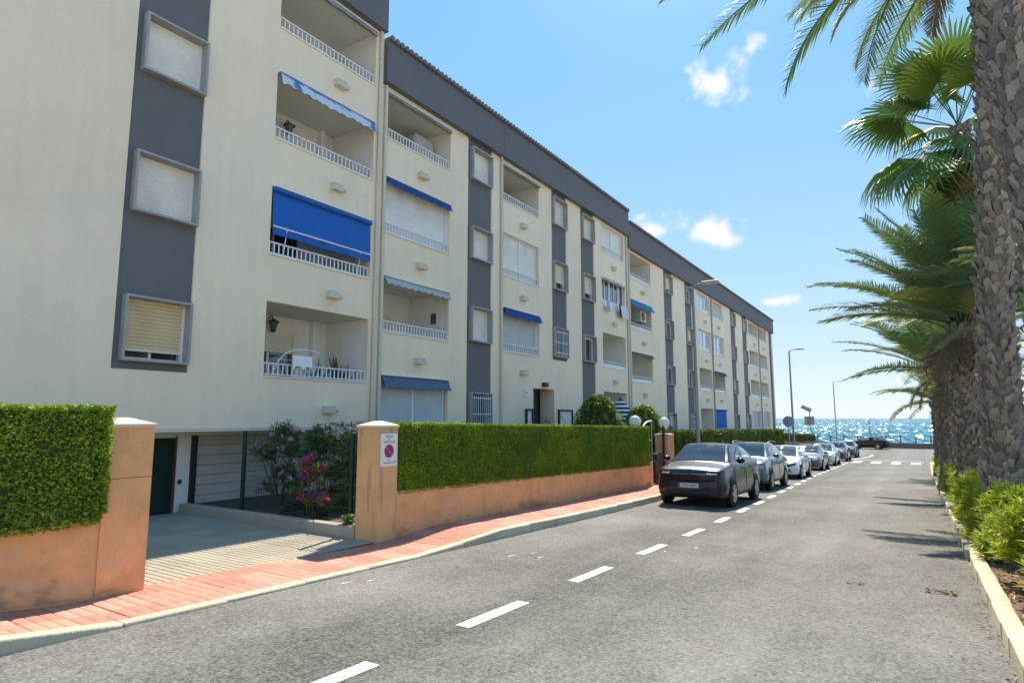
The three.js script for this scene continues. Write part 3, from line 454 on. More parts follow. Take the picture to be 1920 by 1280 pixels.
// block three
{
  const b = thing('apartment_building', 'far cream apartment block stepping down towards the sea with many dark strips', 'building', [-16, gy(-50) - .6, -49]);
  const Z0 = -29.56, Z1 = -68.8, D = [-29.8, -33.0], E = [-42.0, -45.1], F = [-45.65, -48.75], G = [-57.7, -61.45], H = [-61.95, -65.7];
  const r4 = [[.85, 2.45], [3.66, 5.2], [6.38, 7.88], [9.1, 10.42]], d = [[3.62, 5.2], [6.4, 7.93], [9.05, 10.42]];
  const wy = [[.95, 2.1], [3.72, 4.88], [6.46, 7.62], [9.2, 10.32]], bands = [[-35.2, -36.65], [-39.25, -40.65], [-51.1, -52.6], [-55.2, -56.8]];
  part(b, 'wall', facade(Z0, Z1, -3, 11.2, [...bands.map(([a, c]) => [a, c, -2, 11]), [-66.9, -68.3, -2, 11], ...d.map(v => [...D, ...v]), ...[E, F, G, H].flatMap(q => r4.map(v => [...q, ...v]))]), mat.cream);
  bands.forEach(([a, c], i) => bandStrip(b, a, c, -2, 11, wy.map(([lo, hi], k) => [a - .08, c + .02, lo, hi, i === 1 && k === 0 ? 'grille' : (i + k) % 3 ? 'open' : 'ajar']), true)); bandStrip(b, -66.9, -68.3, -2, 11, [], true);
  loggia(b, ...D, ...d[0], { railing: 'panel', door: false }); loggia(b, ...D, ...d[1], { railing: 'panel', lintel: .6 }); loggia(b, ...D, ...d[2], { railing: 'panel', door: false });
  loggia(b, ...E, ...r4[0], { railing: 'none', door: false }); loggia(b, ...E, ...r4[1], { railing: 'panel', lintel: .5, shut: .4 }); loggia(b, ...E, ...r4[2], { front: 'glazed', n: 4, apron: .28, door: false }); loggia(b, ...E, ...r4[3], { front: 'glazed', n: 3, apron: .3, door: false });
  loggia(b, ...F, ...r4[0], { railing: 'none', door: false }); loggia(b, ...F, ...r4[1], { railing: 'panel', lintel: .5 }); loggia(b, ...F, ...r4[2], { front: 'glazed', n: 4, apron: .2, door: false }); loggia(b, ...F, ...r4[3], { railing: 'panel', front: 'blind', door: false, bp: .12, blindMat: M([.58, .57, .52], .6, { map: dustVar }) });
  for (const q of [G, H]) r4.forEach((v, i) => loggia(b, ...q, ...v, i === 0 ? { front: 'glazed', n: 2, door: false, pane: M([.35, .36, .34], .3) } : { railing: 'panel', door: i === 2 ? false : true, shut: .6 }));
  vents(b, -31.6, [3.0, 5.75, 8.5]); vents(b, -43.6, [3.05, 5.75, 8.5]); vents(b, -47.2, [3.05, 5.75, 8.5]); vents(b, -59.6, [3.05, 5.75, 8.5]); vents(b, -63.8, [3.05, 5.75, 8.5]);
  downpipe(b, -29.7, -1, 10.6); downpipe(b, -45.35, -1.4, 10.6, mat.frame); downpipe(b, -61.7, -2, 10.6, mat.frame);
  roof(b, Z0, Z1, 10.58, 11.9, [-45.35, -61.7]);
  part(b, 'core', box(-25, FX - 1.85, -3, 11.6, Z0 - .01, Z1 + .02), mat.cream); part(b, 'end_wall', box(FX - 1.85, FX - TH, -3, 11.3, Z1 + .25, Z1), mat.cream);
}
// ------------------------------------------------------------------ awnings, lamps and things on the balconies
function cloth(z0, z1, y0, x0, y1, x1, m, { scallop = 0, folds = .012, n = 48, rows = 5, seed = 1 } = {}) {   // hangs from (x0,y0) to (x1,y1)
  const P = [], I = [], U = []; for (let j = 0; j <= rows; j++) for (let i = 0; i <= n; i++) { const t = j / rows, u = i / n, sc = scallop * Math.abs(Math.sin(u * Math.PI * (z0 - z1) / .28)) * (j === rows ? 1 : 0); const w = Math.sin(u * 37 + seed + t * 2) * folds + Math.sin(u * 11 + seed * 3) * folds * 1.4; P.push(mix(x0, x1, t) + w * t, mix(y0, y1, t) + sc - (t * (1 - t)) * .03, mix(z0, z1, u)); U.push(mix(z0, z1, u), t * Math.hypot(y1 - y0, x1 - x0)); }
  for (let j = 0; j < rows; j++) for (let i = 0; i < n; i++) { const a = j * (n + 1) + i; I.push(a, a + 1, a + n + 1, a + 1, a + n + 2, a + n + 1); }
  const g = raw(P, I); g.setAttribute('uv', new THREE.Float32BufferAttribute(U, 2)); return g;
}
const fadeTex = tex(512, 128, (u, v, o) => { const k = fbm(u, v, 10, 5, 160, 4); const t = step(.38, .62, k + (.5 - v) * .25); o[0] = mix(.05, .60, t); o[1] = mix(.20, .66, t); o[2] = mix(.42, .72, t); }, { metres: 2.5 });
const fabric = { blue: MP([.005, .16, .66], .85, { transmission: .25, map: dustVar }), faded: M([1, 1, 1], .9, { map: fadeTex }), navy: M([.01, .06, .30], .85, { map: dustVar }), cyan: M([.02, .19, .36], .85), slate: M([.46, .47, .47], .9, { map: dustVar }), grey: M([.26, .29, .30], .9) };
function awning(label, z0, z1, y, drop, m, out = .12, o = {}) {
  const w = thing('awning', label, 'awning', [FX + .05, y - drop, (z0 + z1) / 2], 'roller awnings on the balconies');
  part(w, 'roller', mrg([new THREE.CylinderGeometry(.05, .05, z0 - z1 - .02, 10).rotateX(Math.PI / 2).translate(FX + .03, y - .06, (z0 + z1) / 2)]), m);
  part(w, 'cover', box(FX - .06, FX + .09, y - .004, y + .012, z0, z1), o.cover ?? mat.alu);
  const yb = y - drop; part(w, 'cloth', cloth(z0 - .02, z1 + .02, y - .05, FX + (o.flat ? -.02 : .07), yb, FX + (o.flat ? -.02 : .07) + out, m, { scallop: o.flat ? 0 : .05, folds: o.flat ? .011 : .014, seed: z0 }), m, { uv: false });
  if (o.flat) { part(w, 'hem_bar', new THREE.CylinderGeometry(.022, .022, z0 - z1 - .03, 8).rotateX(Math.PI / 2).translate(FX - .01 + out * .8, mix(y, yb, .83), (z0 + z1) / 2), mat.alu); for (const z of [z0 - .38, z1 + .38]) part(w, 'arm', tube([[FX - .02 + out, mix(y, yb, .83), z], [FX - .05, yb - .42, z]], .012), mat.alu); }
  return w;
}
awning('wide bright blue awning lowered over the second balcony of the near block', -8.53, -11.58, 7.03, 1.12, fabric.blue, .07, { flat: true });
awning('rolled sun bleached blue awning under the lintel of the near third balcony', -8.53, -11.58, 9.82, .34, fabric.faded, .1);
awning('rolled dark awning on the topmost balcony of the near block', -8.53, -11.58, 12.48, .16, fabric.grey, .05);
awning('rolled deep blue scalloped awning over a closed white blind', -12.08, -14.95, 8.47, .26, fabric.navy, .1);
awning('torn faded grey awning over the first floor balcony beside the downpipe', -12.08, -14.95, 5.64, .26, fabric.slate, .12);
awning('slate blue scalloped awning over the ground floor twin shutters', -12.08, -14.95, 2.92, .36, M([.10, .15, .25], .9, { map: dustVar }), .12, { cover: mat.alu });
awning('rolled dark awning on the top balcony of the middle block beside the step', -12.08, -14.95, 10.96, .12, fabric.grey, .05);
awning('navy scalloped awning over a grey blind above the entrance', -18.02, -20.56, 5.67, .32, fabric.navy, .12);
awning('thin rolled dark awning on the top balcony with an air conditioner', -18.02, -20.56, 10.94, .12, fabric.grey, .06);
awning('pale cassette awning above the dark glazed balcony with laundry', -26.47, -29.18, 8.43, .14, mat.shutterWhite, .1);
awning('turquoise blue awning above the big balcony air conditioner', -29.82, -32.98, 7.92, .42, fabric.cyan, .2);
awning('ragged brown rolled awning on the lower balcony of the far block', -29.82, -32.98, 5.18, .2, M([.14, .10, .07], .9), .08);
awning('dark rolled awning on a far balcony beside the lamp post', -45.67, -48.73, 5.19, .3, M([.05, .05, .055], .8), .2);
awning('blue awning hanging fully down over a far ground floor balcony', -45.67, -48.73, 2.44, 1.7, M([.008, .15, .50], .85, { map: dustVar }), .05, { flat: true });
function airCon(label, x, y, z, cover) {
  const a = thing('air_conditioner', label, 'air conditioner', [x, y, z], 'air conditioners on the balconies');
  if (cover) { part(a, 'dust_cover', (() => { const g = new RoundedBoxGeometry(.5, .72, .95, 5, .16); const p = g.attributes.position; for (let i = 0; i < p.count; i++) { const q = fbm(p.getZ(i) * .3 + 2, p.getY(i) * .3 + 2, 20, 3, 6) - .5; p.setX(i, p.getX(i) + q * .16); p.setY(i, p.getY(i) + q * .08); } g.computeVertexNormals(); return g.translate(x, y + .36, z); })(), M([.46, .44, .40], .85)); part(a, 'bracket', box(x - .25, x + .2, y - .03, y, z - .3, z + .3), mat.steel); return a; }
  part(a, 'case', rbox(x - .16, x + .16, y, y + .6, z + .42, z - .42, .02, 2), M([.62, .61, .56], .55, { map: dustVar })); part(a, 'fan_grille', new THREE.CylinderGeometry(.24, .24, .02, 24).rotateX(Math.PI / 2).rotateY(Math.PI / 2).translate(x + .165, y + .3, z + .08), mat.iron); part(a, 'fan_hub', new THREE.CylinderGeometry(.05, .05, .03, 12).rotateZ(Math.PI / 2).translate(x + .17, y + .3, z + .08), mat.steel); part(a, 'bracket', box(x - .2, x + .2, y - .04, y, z + .3, z + .26), mat.steel); part(a, 'bracket', box(x - .2, x + .2, y - .04, y, z - .26, z - .3), mat.steel); return a;
}
airCon('fabric covered air conditioner on the top balcony beside the roof step', -12.75, 9.95, -14.35, true);
airCon('air conditioner on the back wall of the top balcony near the second downpipe', -13.3, 10.0, -19.75);
airCon('large air conditioner under the turquoise awning of the far block', -12.2, 6.95, -31.9);
function lantern(label, x, y, z) { const l = thing('wall_lantern', label, 'lantern', [x, y, z], 'lanterns on the near balconies'); part(l, 'bracket', tube([[x - .2, y + .3, z], [x - .08, y + .36, z], [x, y + .26, z]], .014), mat.iron); part(l, 'cap', new THREE.ConeGeometry(.17, .1, 6).translate(x, y + .24, z), mat.iron); part(l, 'cage', cyl(.07, .13, .2, 6).translate(x, y + .09, z), M([.10, .10, .11], .2)); part(l, 'foot', new THREE.SphereGeometry(.075, 10, 8).scale(1, .6, 1).translate(x, y - .02, z), mat.iron); return l; }
lantern('black lantern on the lowest balcony above the clothes rack', -13.45, 3.98, -9.75); lantern('black lantern on the near third floor balcony', -13.45, 9.28, -9.95); lantern('black lantern on the topmost near balcony behind the rail', -13.45, 11.6, -9.75);
{
  const c = thing('clothes_rack', 'white folding clothes rack with a cloth over the lowest balcony rail', 'clothes rack', [-12, 2.4, -9.1]); const W = M([.8, .8, .8], .4);
  part(c, 'frame', [tube([[-12.3, 2.2, -8.75], [-11.95, 3.05, -8.85], [-11.8, 3.28, -9.05], [-11.8, 3.28, -9.85], [-11.95, 3.05, -10.0], [-12.3, 2.2, -10.0]], .014, 6, 40), tube([[-12.1, 3.1, -8.9], [-12.1, 3.1, -9.95]], .006)], W);
  part(c, 'hanging_cloth', cloth(-9.15, -9.7, 3.2, -11.87, 2.86, -11.84, W, { scallop: .1, folds: .012, seed: 3, n: 24 }), M([.82, .82, .82], .9), { uv: false });
  function potPlant(label, x, y, z, n, L, seed, col) { const r = rng(seed), p = thing('potted_plant', label, 'plant', [x, y, z], 'plants on the lowest near balcony'); part(p, 'pot', new THREE.LatheGeometry([[0, 0], [.1, 0], [.14, .24], [.15, .25], [.13, .25], [.12, .22], [0, .22]].map(q => new THREE.Vector2(...q)), 14).translate(x, y, z), M([.25, .09, .05], .85)); for (let i = 0; i < n; i++) { const a = r() * 6.28, l = L * (.6 + r() * .5), s = .05 + r() * .25; const P = [], I = []; for (let k = 0; k <= 5; k++) { const t = k / 5, d = s * t * l * 2, h = .22 + l * t - t * t * s * l, w = .045 * Math.sin(Math.PI * (.15 + t * .85)) * L; P.push(x + Math.cos(a) * d - Math.sin(a) * w, y + h, z + Math.sin(a) * d + Math.cos(a) * w, x + Math.cos(a) * d + Math.sin(a) * w, y + h, z + Math.sin(a) * d - Math.cos(a) * w); if (k) { const q = k * 2; I.push(q - 2, q - 1, q, q - 1, q + 1, q); } } part(p, 'leaf', raw(P, I), leafM(col, .2), { uv: false }); } }
  potPlant('broad leaved pot plant in the middle of the lowest balcony', -12.5, 1.98, -10.35, 7, 1.35, 3, [.03, .075, .02]); potPlant('thin stemmed pot plant at the far end of the lowest balcony', -12.6, 1.98, -11.2, 9, 1.3, 9, [.10, .12, .06]); potPlant('dark leafed pot plant behind the far end of the lowest rail', -12.35, 1.98, -11.0, 12, .9, 15, [.015, .045, .02]);
  solo('laundry_towel', 'white towel hung over the rail of the dark glazed balcony', 'laundry', [cloth(-28.3, -29.15, 7.3, -11.86, 6.62, -11.82, 0, { scallop: .14, n: 30 })], M([.7, .69, .66], .9), 'laundry on the glazed balcony', { uv: false });
  solo('laundry_cloth', 'grey cloth hung at the near corner of the dark glazed balcony', 'laundry', [cloth(-26.6, -26.95, 7.32, -11.86, 6.75, -11.82, 0, { scallop: .06, n: 20 })], M([.42, .40, .40], .9), 'laundry on the glazed balcony', { uv: false });
  solo('black_garment', 'black garment hung beside the white towel on the glazed balcony', 'laundry', [cloth(-28.1, -28.3, 7.3, -11.85, 6.7, -11.8, 0, { n: 12 })], mat.dark, 'laundry on the glazed balcony', { uv: false });
  for (const [z, y, l] of [[-26.75, 5.0, 'round dark wall plate nearest the strip on the white balcony'], [-28.2, 5.0, 'round dark wall plate in the middle of the white balcony']]) solo('wall_plate', l, 'wall decoration', [new THREE.CylinderGeometry(.12, .12, .03, 14).rotateZ(Math.PI / 2).translate(-13.63, y, z)], M([.06, .05, .04], .7), 'wall plates on the white balcony');
  solo('framed_picture', 'small dark framed picture on the far side wall of the first floor balcony', 'picture', [box(-12.7, -12.5, 4.72, 5.05, -14.965, -14.94)], M([.10, .10, .08], .6)); solo('wall_plaque', 'patterned plaque above the balcony door by the torn awning', 'picture', [box(-13.66, -13.63, 5.2, 5.42, -13.2, -13.45)], M([.25, .24, .22], .7));
}
// ------------------------------------------------------------------ no parking sign, house number, gate, globe lamps
function canvasTex(w, h, draw) { const c = document.createElement('canvas'); c.width = w; c.height = h; const x = c.getContext('2d'); draw(x, w, h); const t = new THREE.CanvasTexture(c); t.colorSpace = THREE.SRGBColorSpace; t.magFilter = THREE.LinearFilter; t.anisotropy = 8; return t; }
function facePlane(w, h, x, y, z, ry) { return new THREE.PlaneGeometry(w, h).rotateY(ry).translate(x, y, z); }
{
  const t = canvasTex(384, 540, (x, w, h) => {
    x.fillStyle = '#e9e6e2'; x.fillRect(0, 0, w, h); x.fillStyle = '#1c1a1c'; x.textAlign = 'center'; x.font = 'bold 50px sans-serif'; x.fillText('SALIDA', w / 2, 66); x.font = 'bold 36px sans-serif'; x.fillText('DE', w / 2, 106); x.font = 'bold 50px sans-serif'; x.fillText('VEHICULOS', w / 2, 156, 320);
    x.fillStyle = '#b03560'; x.beginPath(); x.arc(w / 2, 290, 112, 0, 7); x.fill(); x.fillStyle = '#8f2a52'; x.beginPath(); x.arc(w / 2, 290, 86, 0, 7); x.fill(); x.strokeStyle = '#d9587f'; x.lineWidth = 22; x.beginPath(); x.moveTo(w / 2 - 68, 222); x.lineTo(w / 2 + 68, 358); x.stroke();
    x.fillStyle = '#2a2628'; x.font = 'bold 30px sans-serif'; x.fillText('VADO', w / 2, 452); x.font = 'bold 34px sans-serif'; x.fillText('PERMANENTE', w / 2 - 18, 496, 270); x.beginPath(); x.moveTo(312, 462); x.lineTo(346, 452); x.lineTo(330, 498); x.fill();
  });
  const s = thing('no_parking_sign', 'white vehicle exit sign with a red no parking disc on the ochre pillar', 'sign', [-7.245, .98, -7.53]);
  part(s, 'plate', box(-7.247, -7.237, .985, 1.515, -7.34, -7.72), mat.alu); part(s, 'printed_face', facePlane(.376, .526, -7.2345, 1.25, -7.53, Math.PI / 2), M([1, 1, 1], .45, { map: t }), { uv: false });
  const n = canvasTex(128, 128, (x) => { x.fillStyle = '#eceae4'; x.fillRect(0, 0, 128, 128); x.fillStyle = '#22262c'; x.font = 'bold 84px sans-serif'; x.textAlign = 'center'; x.fillText('4', 64, 94); });
  const p = thing('house_number_plate', 'white square house number plate beside the entrance', 'sign', [-11.99, 2.6, -19.55]); part(p, 'plate', box(-11.996, -11.975, 2.56, 2.86, -19.42, -19.72), mat.alu); part(p, 'printed_face', facePlane(.28, .28, -11.972, 2.71, -19.57, Math.PI / 2), M([1, 1, 1], .5, { map: n }), { uv: false });
  for (const [z0, z1, l] of [[-19.5, -20.0, 'dark framed notice board on the near side of the entrance'], [-22.0, -23.2, 'wide dark framed notice board on the far side of the entrance']]) { const b = thing('notice_board', l, 'notice board', [-11.98, 1.2, (z0 + z1) / 2], 'notice boards by the entrance'); part(b, 'frame', frameBars(-11.995, -11.92, z0, z1, 1.3, 2.12, .07), mat.iron); part(b, 'paper', box(-11.99, -11.97, 1.37, 2.05, z0 - .07, z1 + .07), mat.plastic); }
}
{
  const g = thing('garden_gate', 'black iron garden gate with arched bracket between hedge and pillar', 'gate', [-7.7, pv(-21), -21.4]); const x = -7.75, y0 = pv(-21.4);
  for (const z of [-20.62, -22.22]) part(g, 'post', vcyl(x, z, y0, 1.5, .045), mat.iron);
  for (const y of [y0 + .12, y0 + .75, y0 + 1.0]) part(g, 'rail', box(x - .02, x + .02, y, y + .045, -20.62, -22.22), mat.iron);
  for (let z = -20.75; z > -22.2; z -= .11) part(g, 'bar', vcyl(x, z, y0 + .1, y0 + 1.02, .011, .011, 6), mat.iron);
  part(g, 'lock_plate', box(x - .03, x + .03, y0 + .78, y0 + .98, -21.36, -21.5), mat.iron);
  part(g, 'bracket_arm', tube([[x, 1.2, -19.9], [x, 1.42, -20.1], [x, 1.62, -20.5], [x, 1.68, -21.0]], .028, 8, 20), mat.alu); part(g, 'bracket_post', vcyl(x, -21.0, y0, 1.69, .022), mat.steel);
  for (const y of [.4, 1.0]) part(g, 'bracket_rail', box(x - .012, x + .012, y, y + .03, -20.62, -21.0), mat.steel);
  const globe = (label, x, y, z, py) => { const l = thing('globe_lamp', label, 'lamp', [x, py, z], 'globe lamps by the garden gate'); part(l, 'stem', vcyl(x, z, py, y - .13, .035), mat.iron); part(l, 'collar', vcyl(x, z, y - .2, y - .14, .06, .07), mat.iron); part(l, 'globe', new THREE.SphereGeometry(.2, 28, 20).translate(x, y, z), MP([.86, .84, .80], .25, { transmission: .25 })); };
  globe('white globe lamp standing behind the end of the long hedge', -7.85, 1.66, -19.75, -.4); globe('white globe lamp on the ochre gate pillar', -7.85, 1.60, -22.62, 1.2);
}
// ------------------------------------------------------------------ garden beside the driveway
{
  const soilM = M([.10, .075, .05], .97, { map: dustVar, bumpMap: stuccoBump, bumpScale: .02 });
  struct('garden_soil', [strip(() => -12.9, z => Math.min(-7.66, wallX(z) - .3), () => -.02, [-7.42, -9, -11.86]), strip(() => -11.98, z => wallX(z) - .3, z => gy(z) + .1, [-11.86, -14, -18, -22, -28, -36, -50, -66])], soilM);
  const k = thing('garden_border', 'low rendered border kerb between driveway and fenced garden', 'kerb', [-10, -.2, -7.4]); part(k, 'border', rbox(-12.75, -7.68, -.4, .03, -7.22, -7.42, .02, 2), mat.concrete);
  const f = thing('wire_fence', 'green wire mesh fence with square posts along the driveway border', 'fence', [-9.6, 0, -7.5]), gm = M([.005, .045, .028], .45);
  for (const x of [-11.05, -8.05]) { part(f, 'post', rbox(x - .035, x + .035, 0, 1.52, -7.47, -7.53, .008), gm); }
  const w = []; for (let x = -11.0; x < -8.08; x += .055) w.push(box(x - .0016, x + .0016, .06, 1.48, -7.498, -7.502)); for (let y = .06; y < 1.5; y += .2) w.push(box(-11.02, -8.08, y - .0025, y + .0025, -7.496, -7.504)); part(f, 'wire_mesh', w, gm, { kind: 'stuff', uv: false });
  const w2 = []; for (let x = -8.02; x < -7.7; x += .055) w2.push(box(x - .0016, x + .0016, .06, 1.48, -7.498, -7.502)); for (let y = .06; y < 1.5; y += .2) w2.push(box(-8.02, -7.69, y - .0025, y + .0025, -7.496, -7.504)); part(f, 'wire_mesh', w2, gm, { kind: 'stuff', uv: false });
}
const twigM = M([.16, .12, .08], .9);
// a loose shrub: branching stems carrying real leaves and, if asked, flowers
function shrub(name, label, category, [x, y, z], rx, ry, rz, { leaves = 900, lg, col, flowers = 0, fcol, fg, stems = 9, seed = 1, group, trans = .4, clump = 26, shape = 'egg', spread = .55 }) {
  const s = thing(name, label, category, [x, y, z], group), r = rng(seed), S = [], L = [], F = [], tips = [];
  for (let i = 0; i < stems; i++) { const a = i * 2.4 + r(), d = .15 + r() * .3; const h = ry * (.75 + r() * .7); const p = [[x + Math.cos(a) * .05, y - .03, z + Math.sin(a) * .05], [x + Math.cos(a) * rx * d, y + h * .5, z + Math.sin(a) * rz * d], [x + Math.cos(a) * rx * d * 2.2, y + h * 1.15, z + Math.sin(a) * rz * d * 2.2]]; S.push(tube(p, .008 + ry * .004, 5, 8)); tips.push(p[2]); }
  part(s, 'stems', S, twigM, { uv: false });
  const C = []; for (let i = 0; i < clump; i++) { let a = r() * 6.283, u = Math.sqrt(.15 + r() * .85), v = r(); const hh = shape === 'egg' ? Math.pow(v, .85) : v, pr = shape === 'egg' ? Math.sqrt(Math.max(0, 1 - Math.pow(hh * 1.02 - .25, 2) * 1.3)) : 1; C.push([x + Math.cos(a) * rx * u * pr * .9, y + ry * (.12 + 1.78 * hh), z + Math.sin(a) * rz * u * pr * .9]); }
  const cs = spread * Math.min(rx, rz);
  for (let i = 0; i < leaves; i++) { const c = C[Math.floor(r() * C.length)], g = () => (r() + r() + r() - 1.5) / 1.5; L.push([c[0] + g() * cs, Math.max(y + .02, c[1] + g() * cs * .9), c[2] + g() * cs, (r() - .5) * 1.6, r() * 6.283, (r() - .25) * 1.5, .65 + r() * .7]); }
  inst(s, 'leaves', lg, leafM([1, 1, 1], trans), L, () => { const d = .6 + r() * .8, k = r() > .88 ? 1.6 : 1; return [col[0] * d * k, col[1] * d * (k * .5 + .5), col[2] * d]; });
  if (flowers) { for (let i = 0; i < flowers; i++) { const c = C[Math.floor(r() * C.length * .5)], g = () => (r() + r() - 1); F.push([c[0] + g() * cs * 1.0, c[1] + g() * cs * .7 + .04, c[2] + g() * cs * 1.0, r() * 6, r() * 6, r() * 6, .7 + r() * .6]); } inst(s, 'flowers', fg, leafM([1, 1, 1], .4), F, () => { const d = .8 + r() * .4; return fcol.map(v => v * d); }); }
  return s;
}
const petal = (() => { const l = []; for (let i = 0; i < 5; i++) l.push(leafGeo(.055, .042).translate(.025, 0, 0).rotateZ(.5).rotateY(i * 1.2566)); return mrg(l); })();
const bract = (() => { const l = []; for (let i = 0; i < 3; i++) l.push(leafGeo(.05, .045).translate(.018, 0, 0).rotateZ(.8).rotateY(i * 2.094)); return mrg(l); })();
const olGeo = (() => { const l = []; for (let i = 0; i < 5; i++) l.push(leafGeo(.13, .026, .3).translate(.04, 0, 0).rotateZ(.25 + (i % 3) * .35).rotateY(i * 2.4)); return mrg(l); })();
const budGeo = leafGeo(.06, .034), bigLeaf = leafGeo(.09, .05);
shrub('flowering_shrub', 'bougainvillea with magenta flowers in front of the green fence', 'shrub', [-9.25, 0, -7.68], .55, .55, .22, { leaves: 1500, lg: budGeo, col: [.26, .30, .05], flowers: 210, fcol: [.80, .06, .36], fg: bract, seed: 71, clump: 20, stems: 10 });
shrub('flowering_shrub', 'tall oleander with pale pink flowers against the garage wall', 'shrub', [-11.25, -.02, -8.5], .62, .80, .5, { leaves: 620, lg: olGeo, col: [.11, .17, .05], flowers: 330, fcol: [.80, .58, .60], fg: petal, seed: 72, clump: 22, stems: 12 });
shrub('flowering_shrub', 'white flowered oleander just behind the sign pillar', 'shrub', [-9.55, .0, -8.85], .55, .80, .5, { leaves: 700, lg: olGeo, col: [.19, .25, .05], flowers: 520, fcol: [.85, .74, .70], fg: petal, seed: 73, clump: 20, stems: 10 });
shrub('garden_shrub', 'leafy dark shrub behind the fence between the two oleanders', 'shrub', [-10.3, 0, -8.9], .7, .76, .55, { leaves: 800, lg: olGeo, col: [.10, .18, .05], seed: 74, clump: 24 });
shrub('low_plant', 'low bright green plant at the foot of the sign pillar', 'plant', [-7.95, .02, -7.36], .16, .07, .12, { leaves: 160, lg: budGeo, col: [.16, .30, .03], seed: 75, clump: 8, stems: 4 });
shrub('garden_shrub', 'dark low ground plants along the inner side of the border', 'shrub', [-9.6, -.02, -7.8], .7, .11, .22, { leaves: 420, lg: budGeo, col: [.02, .055, .015], seed: 76, clump: 18, stems: 6 });
shrub('garden_shrub', 'thin grey green bush in front of the entrance door', 'shrub', [-9.6, .0, -17.3], .95, 1.0, .8, { leaves: 2600, lg: leafGeo(.10, .014), col: [.07, .10, .055], seed: 77, clump: 30 });
function topiary(label, x, y, z, R, H, col, seed) {               // clipped dome: real leaves over a twiggy core
  const t = thing('topiary_shrub', label, 'shrub', [x, y, z], 'clipped dome shrubs by the entrance path'), r = rng(seed), L = [], prof = v => R * Math.sqrt(Math.max(0, 1 - Math.pow(v, 1.45))) * (1 - .12 * v);
  part(t, 'twig_core', new THREE.LatheGeometry([0, .2, .4, .6, .75, .88, .97].map(v => new THREE.Vector2(Math.max(.01, prof(v) - .1), v * H)), 24).translate(x, y, z), M([.03, .045, .012], .95));
  for (let i = 0; i < 9000; i++) { const v = Math.pow(r(), .8), a = r() * 6.283, q = prof(v) * (1 - Math.pow(r(), 2) * .12) + (fbm(a * .2 + 2, v * .3 + 1, 30, 3, seed) - .5) * .55; L.push([x + Math.cos(a) * q, y + v * H + (r() - .5) * .06, z + Math.sin(a) * q, (r() - .5) * 2, r() * 6.283, (r() - .5) * 2, .6 + r() * .9]); }
  inst(t, 'leaves', leafGeo(.085, .05), leafM([1, 1, 1], .42), L, () => { const d = .6 + r() * .8, k = r() > .9 ? 1.7 : 1; return [col[0] * d * k, col[1] * d * (k * .5 + .5), col[2] * d * k]; });
}
topiary('dome shaped clipped shrub left of the striped parasol', -9.2, gy(-19.8), -19.8, 1.38, 3.15, [.19, .28, .04], 78);
topiary('dome shaped clipped shrub with yellow green top behind the globe lamps', -9.2, gy(-24.1), -24.1, 1.5, 3.0, [.25, .33, .04], 79);
{ // striped parasol, half folded
  const p = thing('garden_parasol', 'navy and white striped half folded garden parasol between two shrubs', 'parasol', [-11, gy(-26), -26.0]); const x = -11, z = -26, t = tex(8, 128, (u, v, o) => { const s = Math.floor(v * 11) % 2; o[0] = s ? .72 : .02; o[1] = s ? .71 : .022; o[2] = s ? .70 : .045; });
  part(p, 'pole', vcyl(x, z, gy(z), 2.6, .025), mat.alu);
  const P = [], I = [], U = [], n = 32, m = 10; for (let j = 0; j <= m; j++) for (let i = 0; i <= n; i++) { const v = j / m, a = i / n * Math.PI * 2, rr = (.06 + .72 * Math.pow(v, .75)) * (1 + .1 * Math.cos(a * 8) * v); P.push(x + Math.cos(a) * rr, 2.62 - v * 1.0, z + Math.sin(a) * rr); U.push(i / n, 1 - v); } for (let j = 0; j < m; j++) for (let i = 0; i < n; i++) { const a = j * (n + 1) + i; I.push(a, a + n + 1, a + 1, a + 1, a + n + 1, a + n + 2); } const g = raw(P, I); g.setAttribute('uv', new THREE.Float32BufferAttribute(U, 2)); part(p, 'canopy', g, M([1, 1, 1], .9, { map: t }), { uv: false }); part(p, 'finial', new THREE.SphereGeometry(.05, 8, 6).translate(x, 2.66, z), mat.iron);
}
// ------------------------------------------------------------------ street lamps and signs
function streetLamp(label, x, z, h) {
  const y = z > -66 ? pv(z) : gy(z), l = thing('street_lamp', label, 'street lamp', [x, y, z], 'tall street lamps along the left pavement'), gm = M([.30, .31, .30], .5, { metalness: .4 });
  part(l, 'base', vcyl(x, z, y, y + .25, .13, .11, 12), gm); part(l, 'pole', vcyl(x, z, y + .25, y + h, .085, .05, 12), gm); part(l, 'arm', tube([[x, y + h - .05, z], [x + .15, y + h + .05, z], [x + .45, y + h + .1, z]], .03, 8), gm); part(l, 'head', rbox(x + .35, x + 1.0, y + h + .06, y + h + .15, z + .15, z - .15, .04, 3), M([.42, .43, .43], .45)); part(l, 'lens', box(x + .5, x + .95, y + h + .05, y + h + .061, z + .1, z - .1), mat.plastic);
}
streetLamp('tall street lamp rising behind the dark parked car', -6.92, -23.7, 7.4); streetLamp('tall street lamp beside the round sign at the end of the building', -7.3, -48.2, 7.9); streetLamp('far street lamp nearest the sea on the left pavement', -8.0, -84, 8.3);
